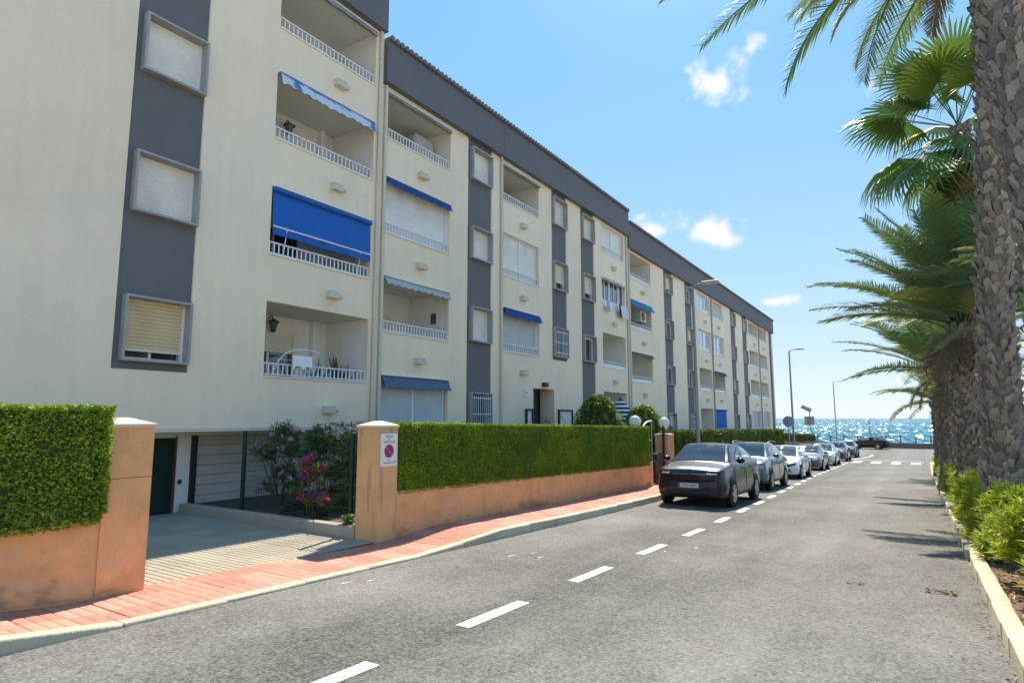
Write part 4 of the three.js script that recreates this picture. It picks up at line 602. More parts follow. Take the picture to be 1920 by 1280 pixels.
{
  const s = thing('round_sign', 'back of a round grey traffic sign on a post near the end of the building', 'sign', [-7.1, pv(-45), -45]); part(s, 'post', vcyl(-7.1, -45, pv(-45), 1.9, .04), mat.steel); part(s, 'disc', new THREE.CylinderGeometry(.36, .36, .03, 28).rotateX(Math.PI / 2).translate(-7.1, 1.58, -45.06), M([.26, .31, .34], .5)); part(s, 'clamp', box(-7.2, -7.0, 1.5, 1.56, -44.94, -45.04), mat.steel);
  const q = thing('solar_sign', 'square sign with a small solar panel on a bent post by the sea end', 'sign', [-7.4, pv(-57), -57]); part(q, 'post', tube([[-7.0, pv(-57), -57], [-7.0, .4, -57], [-7.3, .9, -57], [-7.3, 2.7, -57]], .04, 8, 24), mat.steel); part(q, 'panel', box(-7.75, -7.0, 1.25, 1.95, -57.06, -57.1), M([.42, .40, .33], .6)); part(q, 'solar_panel', box(-.4, .4, -.02, .02, -.25, .25).rotateX(.5).rotateZ(-.5).translate(-7.55, 2.6, -57), M([.10, .12, .14], .25)); 
  const pl = thing('promenade_lamp', 'small lamp post on the promenade above the dark estate car', 'street lamp', [-5.6, -2.06, -104]); part(pl, 'pole', vcyl(-5.6, -104, -2.06, 1.6, .06, .045), mat.iron); part(pl, 'shade', new THREE.ConeGeometry(.5, .25, 14).translate(-5.6, 1.75, -104), mat.iron); part(pl, 'lamp_body', vcyl(-5.6, -104, 1.5, 1.68, .12), mat.plastic);
  const pw = thing('promenade_wall', 'low brown wall along the seafront', 'wall', [0, -2.2, -100.1]); part(pw, 'wall', box(-60, 60, -2.3, -1.5, -99.9, -100.2), M([.24, .17, .13], .95, { map: dustVar }));
  const wm = M([.10, .075, .06], .8); for (let k = 0; k < 14; k++) { const x = -12 + k * 1.7, f = thing('seafront_railing', ['leftmost', 'second', 'third', 'fourth', 'fifth', 'sixth', 'seventh', 'eighth', 'ninth', 'tenth', 'eleventh', 'twelfth', 'thirteenth', 'rightmost'][k] + ' bay of the wooden seafront railing counted from the left', 'railing', [x, -1.5, -100.05], 'bays of the wooden seafront railing'); part(f, 'post', box(x - .07, x + .07, -1.5, -.45, -100, -100.14), wm); part(f, 'rail', tube([[x, -.6, -100.07], [x + 1.6, -1.35, -100.07]], .05, 6, 2), wm); part(f, 'rail', box(x + .07, x + 1.62, -.62, -.55, -100.04, -100.1), wm); }
}
// ------------------------------------------------------------------ cars
const rubberM = mat.rubber, rimM = M([.55, .55, .56], .3, { metalness: .8 }), lampM = MP([.55, .58, .6], .08, { clearcoat: 1 }), blackTrim = M([.014, .014, .015], .5), gloss = MP([.006, .007, .009], .2, { clearcoat: .35, specularIntensity: .5 }), carGlass = MP([.66, .78, .75], .02, { transmission: 1, thickness: 0, specularIntensity: 1, ior: 1.95 }), seatM = M([.09, .09, .095], .9);
const tyreG = (() => { const g = new THREE.LatheGeometry([[.215, -.1], [.3, -.108], [.325, -.09], [.335, -.05], [.335, .05], [.325, .09], [.3, .108], [.215, .1]].map(p => new THREE.Vector2(...p)), 28); return g.rotateZ(Math.PI / 2); })();
const rimG = (() => { const l = [new THREE.CylinderGeometry(.215, .215, .17, 24, 1, true).rotateZ(Math.PI / 2)]; for (let i = 0; i < 5; i++) { l.push(box(.075, .098, -.028, .028, 0, .205).rotateX(i * 1.2566 - .14)); l.push(box(.075, .098, -.022, .022, 0, .205).rotateX(i * 1.2566 + .14)); } l.push(new THREE.CylinderGeometry(.055, .055, .03, 12).rotateZ(Math.PI / 2).translate(.09, 0, 0)); l.push(new THREE.TorusGeometry(.207, .012, 6, 28).rotateY(Math.PI / 2).translate(.09, 0, 0)); return mrg(l); })();
const discG = new THREE.CylinderGeometry(.2, .2, .03, 20).rotateZ(Math.PI / 2);
function cr(a, b, c, d, t) { return .5 * (2 * b + (c - a) * t + (2 * a - 5 * b + 4 * c - d) * t * t + (3 * b - a - 3 * c + d) * t * t * t); }
function carBody(o) {
  const { L, W, H, belt, hood, cowl, rf, rr, tail, bot } = o, h = W / 2;    // cowl, rf, rr, tail: distances from the front
  // station: [dist, [x,y] x 10]
  const st = [], S = (d, wb, wm, ws, yb, ym, ybelt, pts) => st.push([d, [[0, yb], [wb * .86, yb], [wb, yb + .07], [wm, ym], [ws, ybelt - .03], [ws - .03, ybelt + .005], ...pts]]);
  const hoodPts = (ws, y, c) => [[ws - .07, y + .012], [ws * .72, y + c * .55], [ws * .38, y + c * .9], [0, y + c]];
  S(0, h * .54, h * .62, h * .52, bot + .1, bot + .26, hood - .24, hoodPts(h * .5, hood - .225, .03));
  S(.03, h * .70, h * .76, h * .69, bot + .04, bot + .265, hood - .17, hoodPts(h * .66, hood - .155, .035));
  S(.09, h * .84, h * .88, h * .82, bot + .01, bot + .27, hood - .105, hoodPts(h * .79, hood - .09, .04));
  S(.26, h * .94, h * .97, h * .90, bot, bot + .28, hood - .05, hoodPts(h * .87, hood - .035, .05));
  S(.55, h * .95, h * .985, h * .92, bot, bot + .3, hood - .01, hoodPts(h * .89, hood + .005, .05));
  S(cowl - .08, h * .95, h, h * .945, bot, bot + .31, belt - .03, hoodPts(h * .90, mix(hood, belt, .75), .06));
  S(cowl, h * .95, h, h * .945, bot, bot + .31, belt, [[h * .87, belt + .03], [h * .82, belt + .05], [h * .72, belt + .065], [0, belt + .10]]);
  const gh = (d, y, wt, lo = belt + .04) => S(d, h * .95, h, h * .945, bot, bot + .31, belt + (o.rise || 0) * clamp((d - cowl) / (tail - cowl)), [[h * .885, lo + (o.rise || 0) * clamp((d - cowl) / (tail - cowl))], [wt + .055, y - .075], [wt - .03, y - .012], [0, y + .02]]);
  gh(rf, H - .03, h * .62); gh(mix(rf, rr, .45), H, h * .65); gh(rr, H - (o.drop || .04), h * .61);
  const tb = belt + (o.rise || 0);
  S(tail, h * .93, h * .98, h * .91, bot + .02, bot + .33, tb, [[h * .84, tb + .03], [h * .76, tb + .05], [h * .66, tb + .06], [0, tb + .07]]);
  S(L - .06, h * .88, h * .93, h * .86, bot + .06, bot + .34, tb - .06, [[h * .78, tb - .04], [h * .7, tb - .03], [h * .4, tb - .025], [0, tb - .02]]);
  S(L, h * .66, h * .74, h * .7, bot + .12, bot + .34, tb - .2, [[h * .6, tb - .18], [h * .5, tb - .175], [h * .3, tb - .17], [0, tb - .17]]);
  const n = st.length, C = 10, US = 4, UC = 3, RS = (n - 1) * US + 1, RC = (C - 1) * UC + 1, grid = [];
  const at = (i, j, k) => { const q = st[clamp(i, 0, n - 1)]; return k === 2 ? q[0] : q[1][clamp(j, 0, C - 1)][k]; };
  const col = (i, cj, k) => { const j = Math.min(C - 2, Math.floor(cj)), t = cj - j; if (k === 2) return at(i, 0, 2); return mix(at(i, j, k), at(i, j + 1, k), t) * .55 + cr(at(i, j - 1, k), at(i, j, k), at(i, j + 1, k), at(i, j + 2, k), t) * .45; };
  for (let a = 0; a < RS; a++) { const fi = a / US, i = Math.min(n - 2, Math.floor(fi)), t = fi - i, row = []; for (let b = 0; b < RC; b++) { const cj = b / UC; const v = k => cr(col(Math.max(0, i - 1), cj, k), col(i, cj, k), col(i + 1, cj, k), col(Math.min(n - 1, i + 2), cj, k), t) * .5 + mix(col(i, cj, k), col(i + 1, cj, k), t) * .5; row.push([Math.max(0, v(0)), v(1), mix(at(i, 0, 2), at(i + 1, 0, 2), t)]); } grid.push(row); }
  const out = { body: [], sill: [], windscreen: [], rear: [], sideA1: [], sideB1: [], 'sideA-1': [], 'sideB-1': [] };
  const quad = (lst, a, b, s) => { const P = [grid[a][b], grid[a + 1][b], grid[a + 1][b + 1], grid[a][b + 1]].map(p => [s * p[0], p[1], L / 2 - p[2]]); lst.push(s > 0 ? [P[0], P[3], P[2], P[1]] : [P[0], P[1], P[2], P[3]]); };
  const iC = 6, iF = 7, iR = 9, iT = 10;
  for (let a = 0; a < RS - 1; a++) for (let b = 0; b < RC - 1; b++) for (const s of [1, -1]) {
    const i = Math.floor(a / US), j = Math.floor(b / UC), bb = b - j * UC; let k = 'body';
    if (j <= 1 || (j === 2 && bb === 0)) k = 'sill';
    if (i === iC && j === 8) k = 'windscreen';
    if (i === iR && j === 8) k = 'rear';
    if (j === 6 && i >= iC && i <= iR) { const pil = (i === iF && a % US === US - 1); if (!pil && !(i === iC && a % US === 0) && !(i === iR && a % US >= 3)) k = (a < (iF + 1) * US ? 'sideA' : 'sideB') + s; }
    quad(out[k], a, b, s);
  }
  const mk = l => { const P = [], I = []; l.forEach((q, x) => { for (const p of q) P.push(...p); const o4 = x * 4; I.push(o4, o4 + 1, o4 + 2, o4, o4 + 2, o4 + 3); }); let g = raw(P, I); g.deleteAttribute('normal'); g = mergeVertices(g, .0015); g.computeVertexNormals(); return g; };
  const caps = [0, RS - 1].map(a => { const P = [], I = []; const pts = []; for (let b = 0; b < RC; b++) pts.push([grid[a][b][0], grid[a][b][1]]); for (let b = RC - 1; b >= 0; b--) pts.push([-grid[a][b][0], grid[a][b][1]]); const g = new THREE.ShapeGeometry(new THREE.Shape(pts.map(p => new THREE.Vector2(...p)))); g.translate(0, 0, L / 2 - grid[a][0][2]); return g; });
  const res = {}; for (const k in out) if (out[k].length) res[k] = mk(out[k]); res.body = mrg([res.body, ...caps]); return res;
}
function car(name, label, category, [x, z], ry, o, plate) {
  const y = gy(z), c = thing(name, label, category, [x, y, z], 'cars parked along the street'); c.rotation.set(z > -60 && !ry ? -.03 : 0, ry, 0); ORG.set(c, new THREE.Vector3());
  const { L, W, H, belt, hood, bot } = o, h = W / 2, g = carBody(o), fr = L / 2, paintM = MP(o.color, .3, { clearcoat: o.cc ?? 1, clearcoatRoughness: .04, metalness: o.metal ?? .4, specularIntensity: o.cc ?? 1 }), W0 = { uv: false };
  const body = part(c, 'body', g.body, paintM, W0); part(c, 'lower_trim', g.sill, o.cladding === false ? paintM : blackTrim, W0);
  part(c, 'windscreen', g.windscreen, carGlass, W0); part(c, 'rear_window', g.rear, carGlass, W0); for (const k of ['sideA1', 'sideB1', 'sideA-1', 'sideB-1']) part(c, 'side_window', g[k], carGlass, W0);
  const wr = o.wr ?? .335, sc = wr / .335, za = fr - (o.fo ?? .86), zb = za - (o.wb ?? 2.58);
  for (const s of [1, -1]) for (const zz of [za, zb]) {
    part(c, 'wheel_arch', mrg([new THREE.CylinderGeometry(wr + .055, wr + .055, .10, 28).rotateZ(Math.PI / 2).translate(s * (h - .055), wr + .015, zz)]), blackTrim, W0);
    const w = sub(c, 'wheel'); for (const [n, gg, m] of [['tyre', tyreG, rubberM], ['rim', rimG, rimM], ['brake_disc', discG, mat.iron]]) { const q = put(w, n, gg, m, [s * (h - .085), wr, zz], [0, s > 0 ? 0 : Math.PI, 0]); q.scale.set(1, sc, sc); }
  }
  for (const s of [1, -1]) {
    part(c, 'mirror', new THREE.SphereGeometry(.1, 12, 8).scale(1.15, .75, .8).translate(s * (h + .09), belt + .09, fr - o.cowl - .28), o.mirror ?? paintM, W0);
    part(c, 'door_handle', rbox(s * (h - .01) - .012, s * (h - .01) + .016, belt - .13, belt - .1, .02, -.15, .006), paintM, W0); part(c, 'door_handle', rbox(s * (h - .01) - .012, s * (h - .01) + .016, belt - .13, belt - .1, -.85, -1.02, .006), paintM, W0);
    for (const zz of [fr - o.cowl - .12, -.2, -1.12]) part(c, 'door_seam', tube([[s * h * .975, bot + .16, zz], [s * (h + .001), bot + .31, zz], [s * h * .975, mix(bot + .31, belt - .03, .6), zz], [s * h * .95, belt - .04, zz]], .005, 4, 8), blackTrim, W0);
    part(c, 'headlight', new RoundedBoxGeometry(.36, o.lh ?? .075, .1, 3, .03).rotateZ(s * (o.ltilt ?? -.06)).rotateY(s * .5).translate(s * (h * .66), hood - (o.ly ?? .14) - .03, fr - .055), o.darkLamp ? gloss : lampM, W0); if (o.darkLamp) part(c, 'headlight_lens', new RoundedBoxGeometry(.27, .042, .03, 2, .012).rotateY(s * .5).translate(s * (h * .64), hood - (o.ly ?? .14) - .015, fr + .012), lampM, W0);
    part(c, 'fog_intake', new RoundedBoxGeometry(.24, .12, .05, 2, .02).rotateY(s * .4).translate(s * (h * .66), bot + .2, fr - .05), blackTrim, W0);
    part(c, 'tail_light', rbox(s * h * .8 - .12, s * h * .8 + .12, belt - .22, belt - .06, -fr + .12, -fr + .02, .03, 2), MP([.25, .01, .01], .15, { clearcoat: 1 }), W0);
    if (o.rails) part(c, 'roof_rail', tube([[s * h * .66, H - .03, fr - o.rf - .1], [s * h * .68, H + .03, fr - o.rf - .4], [s * h * .68, H + .02, fr - o.rr + .3], [s * h * .66, H - .04, fr - o.rr + .05]], .014, 6, 20), o.railMat ?? mat.steel, W0);
  }
  if (o.vizor) part(c, 'front_vizor', new RoundedBoxGeometry(W * .72, .17, .08, 3, .03).translate(0, hood - .25, fr - .015), gloss, W0); else part(c, 'grille', new RoundedBoxGeometry(W * .5, o.gh ?? .16, .06, 3, .03).translate(0, hood - (o.gy ?? .26), fr + .0), blackTrim, W0);
  part(c, 'lower_intake', new RoundedBoxGeometry(W * .52, .11, .05, 3, .02).translate(0, bot + .16, fr - .005), blackTrim, W0);
  if (o.strip) part(c, 'bumper_crease', tube([[-W * .36, hood - .31, fr - .03], [0, hood - .36, fr + .03], [W * .36, hood - .31, fr - .03]], .014, 6, 16), paintM, W0);
  part(c, 'badge', o.vbadge ? raw([-.07, .03, 0, .07, .03, 0, 0, -.05, .012, 0, .012, .016], [0, 2, 3, 3, 2, 1, 0, 3, 1]).rotateX(-.9).translate(0, hood - .035, fr - .11) : new THREE.TorusGeometry(.05, .01, 6, 20).translate(0, hood - .22, fr + .035), mat.alu, W0);
  const pm = plate ? M([1, 1, 1], .4, { map: canvasTex(256, 56, (q, w, hh) => { q.fillStyle = '#dedddd'; q.fillRect(0, 0, w, hh); q.fillStyle = '#2a4a9a'; q.fillRect(0, 0, 24, hh); q.fillStyle = '#161616'; q.font = 'bold 44px sans-serif'; q.textAlign = 'center'; q.fillText(plate, 140, 44, 210); }) }) : mat.plastic;
  part(c, 'number_plate', box(-.26, .26, -.055, .055, -.006, .006).translate(0, o.py ?? .52, fr + .032), mat.alu, W0); if (plate) part(c, 'plate_print', new THREE.PlaneGeometry(.51, .105).translate(0, o.py ?? .52, fr + .0405), pm, W0);
  // cabin
  part(c, 'dashboard', new RoundedBoxGeometry(W * .76, .2, .5, 2, .06).translate(0, belt - .06, fr - o.cowl - .42), seatM, W0); part(c, 'cabin_floor', box(-h * .86, h * .86, bot + .05, bot + .12, fr - o.cowl - .2, -fr + .4), seatM, W0); part(c, 'steering_wheel', new THREE.TorusGeometry(.17, .016, 6, 20).rotateX(-.4).translate(h * .4, belt + .04, fr - o.cowl - .72), mat.iron, W0);
  for (const [sx, sz, n] of [[h * .4, fr - o.cowl - 1.25, 'front_seat'], [-h * .4, fr - o.cowl - 1.25, 'front_seat'], [0, fr - o.cowl - 2.15, 'rear_seat']]) { const w = n === 'rear_seat' ? W * .7 : .5; const s = sub(c, n); part(s, 'seat_cushion', new RoundedBoxGeometry(w, .18, .5, 2, .05).translate(sx, bot + .28, sz + .2), seatM, W0); part(s, 'seat_back', new RoundedBoxGeometry(w, .62, .14, 2, .05).rotateX(-.2).translate(sx, bot + .62, sz - .1), seatM, W0); part(s, 'headrest', new RoundedBoxGeometry(n === 'rear_seat' ? w * .6 : .26, .17, .1, 2, .04).translate(sx, bot + 1.04, sz - .18), seatM, W0); }
  part(c, 'rear_mirror', new RoundedBoxGeometry(.22, .07, .04, 2, .015).translate(0, H - .16, fr - o.rf + .1), mat.iron, W0); part(c, 'roof_fin', new THREE.ConeGeometry(.04, .09, 6).scale(.5, 1, 2).translate(0, H + .05, fr - o.rr + .15), gloss, W0);
  ORG.set(c, new THREE.Vector3(x, y, z)); return c;
}
const suv = { L: 4.3, W: 1.84, H: 1.6, belt: 1.08, hood: 1.0, cowl: 1.02, rf: 1.72, rr: 3.62, tail: 4.15, bot: .22, rise: .06, drop: .12, wr: .345, fo: .88, wb: 2.66 };
const hatch = { L: 4.3, W: 1.80, H: 1.46, belt: .93, hood: .80, cowl: 1.2, rf: 2.05, rr: 3.45, tail: 4.15, bot: .18, rise: .05, drop: .09, wr: .32, fo: .88, wb: 2.63, cladding: false };
car('parked_car', 'nearest parked car, dark navy crossover with a glossy black front band', 'car', [-4.98, -18.2], 0, { ...suv, color: [.0035, .007, .024], metal: 0, cc: .6, vizor: true, vbadge: true, darkLamp: true, strip: true, lh: .07, py: .55, mirror: gloss, cladding: true }, '5780 NBG');
car('parked_car', 'silver grey crossover parked second behind the dark navy car', 'car', [-5.22, -24.7], 0, { ...suv, L: 4.45, H: 1.62, color: [.09, .115, .15], metal: .2, rails: true, lh: .12, gh: .2, ly: .16 });
car('parked_car', 'white hatchback parked third with dark swept headlights', 'car', [-5.36, -32.4], 0, { ...hatch, color: [.74, .73, .70], metal: 0, lh: .13, ly: .13, ltilt: .2, darkLamp: true, gh: .1, gy: .19, py: .42 });
car('parked_car', 'dark grey saloon with a large grille parked fourth in the row', 'car', [-5.55, -42.0], 0, { ...hatch, L: 4.5, color: [.10, .11, .125], metal: .4, lh: .09, ltilt: .25, gh: .34, gy: .34, py: .45 });
car('parked_car', 'pale silver hatchback parked fifth in the row', 'car', [-5.7, -50.4], 0, { ...hatch, H: 1.5, color: [.48, .53, .56], metal: .4, lh: .12 });
car('parked_car', 'black car with bright windscreen parked sixth in the row', 'car', [-5.9, -61.5], 0, { ...suv, L: 4.3, H: 1.6, color: [.012, .012, .014], metal: 0, lh: .12 });
car('parked_car', 'last car in the row, dark greenish crossover near the crossing', 'car', [-6.0, -72.5], 0, { ...suv, color: [.015, .026, .026], metal: 0, lh: .1 });
car('parked_car', 'dark estate car standing crosswise by the seafront wall', 'car', [-5.4, -96], -1.72, { ...suv, L: 4.6, rr: 4.2, tail: 4.5, H: 1.62, color: [.008, .007, .009], metal: 0, cc: .25, rails: true });
// ------------------------------------------------------------------ planted strip with palms and oleanders
{
  const soil = tex(512, 512, (u, v, o) => { const k = .75 + (fbm(u, v, 10, 6, 200) - .5) * 1.1, s = vnoise(u * 200, v * 200, 200, 200, 7) > .8 ? 1.6 : 1; o[0] = .20 * k * s; o[1] = .135 * k * s; o[2] = .085 * k * s; }, { metres: 1.7 });
  const zq = []; for (let z = 6; z > -57; z -= 1) zq.push(z);
  struct('planting_bed', strip(z => kerbRX(z) + .16, () => 4.6, z => gy(z) + .10, zq, 3), M([1, 1, 1], .97, { map: soil, bumpMap: stuccoBump, bumpScale: .03 }));
  const r = rng(303), L = []; for (let i = 0; i < 5200; i++) { const z = 1 - Math.pow(r(), 1.3) * 34, x = kerbRX(z) + .19 + Math.pow(r(), 1.4) * 2.6; L.push([x, gy(z) + .108 + r() * .03, z, (r() - .5) * 1.0, r() * 6.28, (r() - .5) * 1.0, .5 + r()]); }
  const lit = new THREE.Group(); lit.name = 'leaf_litter'; lit.userData = { kind: 'stuff', label: 'dry brown fallen leaves on the planted strip', category: 'leaf litter' }; scene.add(lit); inst(lit, 'dry_leaves', leafGeo(.075, .03, .5), M([1, 1, 1], .9), L, () => { const d = .5 + r() * .8, t = r(); return [mix(.30, .46, t) * d, mix(.15, .33, t) * d, mix(.07, .20, t) * d]; });
  const K = []; for (let i = 0; i < 420; i++) { const z = -3 - r() * 26, x = kerbRX(z) - .02 - Math.pow(r(), 3) * .9; K.push([x, gy(z) + .008, z, (r() - .5) * .6, r() * 6.28, (r() - .5) * .6, .25 + r() * .55]); } for (let i = 0; i < 60; i++) K.push([.12 + (r() - .5) * .28, gy(-9.1) + .01, -9.1 + (r() - .5) * .22, (r() - .5), r() * 6, (r() - .5), .5 + r() * .6]); for (let i = 0; i < 40; i++) K.push([-.75 + (r() - .5) * .2, gy(-9) + .01, -9.0 + (r() - .5) * .1, 0, r() * 6, 0, .4 + r() * .4]); for (let i = 0; i < 260; i++) { const z = -1 - r() * 20; K.push([kerbX(z) + .03 + Math.pow(r(), 2) * .5, gy(z) + .007, z, 0, r() * 6, 0, .15 + r() * .3]); } for (let i = 0; i < 160; i++) { const z = -2 - r() * 22; K.push([mix(-6, .5, r()), gy(z) + .007, z, 0, r() * 6, 0, .12 + r() * .25]); }
  const li2 = new THREE.Group(); li2.name = 'gutter_litter'; li2.userData = { kind: 'stuff', label: 'scattered leaf crumbs along the gutters', category: 'leaf litter' }; scene.add(li2); inst(li2, 'leaf_crumbs', leafGeo(.08, .028, .4), M([1, 1, 1], .9), K, () => { const d = .5 + r() * .7; return [.36 * d, .25 * d, .15 * d]; });
  const bt = thing('plastic_bottle', 'crushed blue plastic bottle lying by the planted strip kerb', 'bottle', [.98, gy(-11.4) + .16, -11.4]); part(bt, 'bottle', new THREE.LatheGeometry([[0, 0], [.04, .005], [.043, .04], [.038, .07], [.043, .1], [.04, .16], [.018, .2], [.016, .215]].map(p => new THREE.Vector2(...p)), 14).rotateZ(1.45).scale(1.4, 1.4, 1.4).translate(1.1, gy(-11.4) + .17, -11.4), MP([.05, .30, .48], .15, { transmission: .4 }), { uv: false }); part(bt, 'cap', new THREE.CylinderGeometry(.024, .024, .03, 10).rotateZ(1.45).translate(.79, gy(-11.4) + .2, -11.4), M([.05, .2, .4], .5), { uv: false });
}
const olNames = ['nearest oleander bush at the right edge beside the kerb', 'oleander bush just behind the crushed blue bottle', 'bushy oleander at the foot of the second palm trunk', 'oleander bush just beyond the second palm trunk', 'oleander bush in front of the third palm trunk', 'oleander bush just beyond the third palm trunk', 'oleander bush in front of the fourth palm trunk', 'oleander bush just beyond the fourth palm trunk', 'yellow green oleander in front of the fifth palm', 'farthest oleander bush at the end of the planted strip', 'oleander bush on the far side of the strip by the near palm'];
[[1.3, -7.6, .46, .5, .7], [1.15, -9.6, .45, .5, .8], [1.08, -11.4, .44, .5, .75], [.95, -13.5, .38, .5, .8], [.93, -15.7, .36, .48, .95], [.93, -18.8, .36, .48, 1.2], [.95, -22.2, .38, .48, 1.5], [.97, -27.2, .4, .5, 2], [1.05, -33, .4, .48, 2.6], [1.2, -42, .5, .55, 4], [3.4, -10.5, .8, .4, 1.2]].forEach(([x, z, rx, ry, rz], i) => shrub('oleander_bush', olNames[i], 'shrub', [x, gy(z) + .1, z], rx, ry, rz, { leaves: i < 4 ? 1450 : 1500, lg: olGeo, col: [.46, .54, .05], seed: 500 + i, clump: i < 4 ? 44 : 60, stems: 12, group: 'oleander bushes in the planted strip', trans: .5, spread: .42 }));

// palms
function frondGeo(L, e0, e1, seed, { n = 80, lw = .036, ll = .52, far = 0 } = {}) {   // grows along +x from the origin, from angle e0 to e1 (radians)
  const r = rng(seed), P = [], I = [], N = 22, c = [], tan = [], nor = []; let p = [0, 0];
  for (let i = 0; i <= N; i++) { const t = i / N, a = mix(e0, e1, Math.pow(t, 1.25)); c.push([...p]); tan.push([Math.cos(a), Math.sin(a)]); nor.push([-Math.sin(a), Math.cos(a)]); p = [p[0] + Math.cos(a) * L / N, p[1] + Math.sin(a) * L / N]; }
  const v = (x, y, z) => { P.push(x, y, z); return P.length / 3 - 1; };
  let prev = null; for (let i = 0; i <= N; i++) { const t = i / N, w = .042 * (1 - t) + .004, h = .02 * (1 - t) + .003, q = [v(c[i][0] - nor[i][0] * h, c[i][1] - nor[i][1] * h, 0), v(c[i][0] + nor[i][0] * h, c[i][1] + nor[i][1] * h, w), v(c[i][0] + nor[i][0] * h, c[i][1] + nor[i][1] * h, -w)]; if (prev) for (let k = 0; k < 3; k++) { const a = prev[k], b = prev[(k + 1) % 3], d = q[k], e = q[(k + 1) % 3]; I.push(a, b, d, b, e, d); } prev = q; }
  for (let k = 0; k < n; k++) for (const s of [1, -1]) {
    const t = .14 + .86 * Math.pow((k + .5 + r() * .5) / (n + .5), .93), fi = t * N, i = Math.min(N - 1, Math.floor(fi)), f = fi - i, x = mix(c[i][0], c[i + 1][0], f), y = mix(c[i][1], c[i + 1][1], f), T = tan[i], Nn = nor[i];
    const len = ll * (.35 + .65 * Math.sin(Math.PI * Math.min(1, .18 + t * .80))) * (.85 + r() * .3) * (t > .9 ? .75 : 1), fw = (far ? .46 : .62) + t * .25 + (r() - .5) * .16, up = .42 + (r() - .5) * .5 - t * .15, sd = Math.sqrt(Math.max(.05, 1 - fw * fw * .7));
    const d = [T[0] * fw + Nn[0] * up * .6, T[1] * fw + Nn[1] * up * .6, s * sd], dl = Math.hypot(...d); d[0] /= dl; d[1] /= dl; d[2] /= dl;
    const w = lw * (.75 + r() * .5) * .5, b0 = [x, y, s * .012], m = [x + d[0] * len * .5, y + d[1] * len * .5 - .01 * len, s * .012 + d[2] * len * .5], e = [x + d[0] * len, y + d[1] * len - .10 * len - r() * .05 * len, s * .012 + d[2] * len];
    const wx = Nn[0] * .35 + T[0] * .75, wy = Nn[1] * .35 + T[1] * .75;
    const a = v(b0[0] - wx * w, b0[1] - wy * w, b0[2]), b = v(b0[0] + wx * w, b0[1] + wy * w, b0[2]), m0 = v(m[0] - wx * w, m[1] - wy * w, m[2]), m1 = v(m[0] + wx * w, m[1] + wy * w, m[2]), q = v(e[0], e[1], e[2]); I.push(a, b, m0, b, m1, m0, m0, m1, q);
  }
  return raw(P, I);
}
const D2R = Math.PI / 180;
const frM = [leafM([.17, .26, .10], .45, .65), leafM([.20, .29, .09], .48, .65), leafM([.27, .31, .09], .48, .65), M([.22, .15, .08], .9)];
const FR = {}; const frond = (e0, e1, L, v, far) => FR[[e0, e1, L, v, far]] ??= frondGeo(L, e0 * D2R, e1 * D2R, 900 + v * 7 + e0, far ? { n: 84, lw: .05, ll: .74, far } : {});
const bootG = (() => { const P = [-.08, 0, .01, .08, 0, .01, .07, .12, .06, -.075, .13, .05, -.055, .21, .05, .04, .23, .075, .06, .11, .0, -.065, .12, .0, .035, .22, .03, -.05, .2, .01]; return mUV(toCreasedNormals(raw(P, [0, 1, 2, 0, 2, 3, 3, 2, 5, 3, 5, 4, 1, 6, 2, 0, 3, 7, 2, 6, 8, 2, 8, 5, 3, 9, 7, 3, 4, 9, 4, 5, 8, 4, 8, 9]), .4)); })();
const barkM = [[.33, .275, .225], [.27, .23, .195], [.40, .34, .275], [.22, .185, .16]].map(c => M(c, .95, { map: dustVar, bumpMap: stuccoBump, bumpScale: .012 }));
function palmTrunk(p, path, r0, r1, single, seed) {                  // path: points from the ground to the crown
  const cv = new THREE.CatmullRomCurve3(path.map(q => new THREE.Vector3(...q))), n = 30, P = [], I = [], K = 14, r = rng(seed), len = cv.getLength();
  const rad = t => mix(r0, r1, t) + .16 * Math.exp(-t * 9) + (t > .86 ? (t - .86) * .9 : 0);
  for (let i = 0; i <= n; i++) { const c = cv.getPoint(i / n); for (let k = 0; k < K; k++) { const a = k / K * 6.283; P.push(c.x + Math.cos(a) * rad(i / n), c.y, c.z + Math.sin(a) * rad(i / n)); if (i) { const b = (i - 1) * K, k1 = (k + 1) % K; I.push(b + k, b + K + k, b + k1, b + k1, b + K + k, b + K + k1); } } }
  const tr = part(p, 'trunk', raw(P, I), M([.20, .165, .135], .97, { map: dustVar, bumpMap: stuccoBump, bumpScale: .02 }));
  const row = .085, rest = [[], [], [], []]; let cnt = 0;
  for (let h = .05, j = 0; h < len - .1; h += row, j++) { const t = h / len, c = cv.getPoint(t), R = rad(t), m = Math.max(7, Math.round(6.283 * R / .125)); for (let k = 0; k < m; k++) { const a = (k + (j % 2) * .5 + (r() - .5) * .3) / m * 6.283, s = .44 + r() * .3, q = Math.floor(r() * 4), ps = [c.x + Math.cos(a) * (R - .02), c.y + (r() - .5) * .05, c.z + Math.sin(a) * (R - .02)], rt = [(r() - .5) * .5 + .02, Math.PI / 2 - a + (r() - .5) * .7, (r() - .5) * .9]; const vis = single && h > single && Math.cos(a + 1.15) < .35; if (vis && cnt < 300) { const b = put(p, 'leaf_base', bootG, barkM[q], ps, null); b.rotation.set(rt[0], rt[1], rt[2], 'YXZ'); b.scale.set(s * (.7 + r() * .7), s * (.8 + r() * .7), s * (.7 + r() * .9)); cnt++; } else { DUM.position.set(...ps); DUM.rotation.set(rt[0], rt[1], rt[2], 'YXZ'); DUM.scale.set(s * (.7 + r() * .7), s * (.8 + r() * .7), s * (.7 + r() * .9)); DUM.updateMatrix(); rest[q].push(bootG.clone().applyMatrix4(DUM.matrix)); } } }
  rest.forEach((l, q) => { if (l.length) part(p, 'leaf_bases', l, barkM[q], { kind: 'stuff' }); });
  return cv.getPoint(1);
}
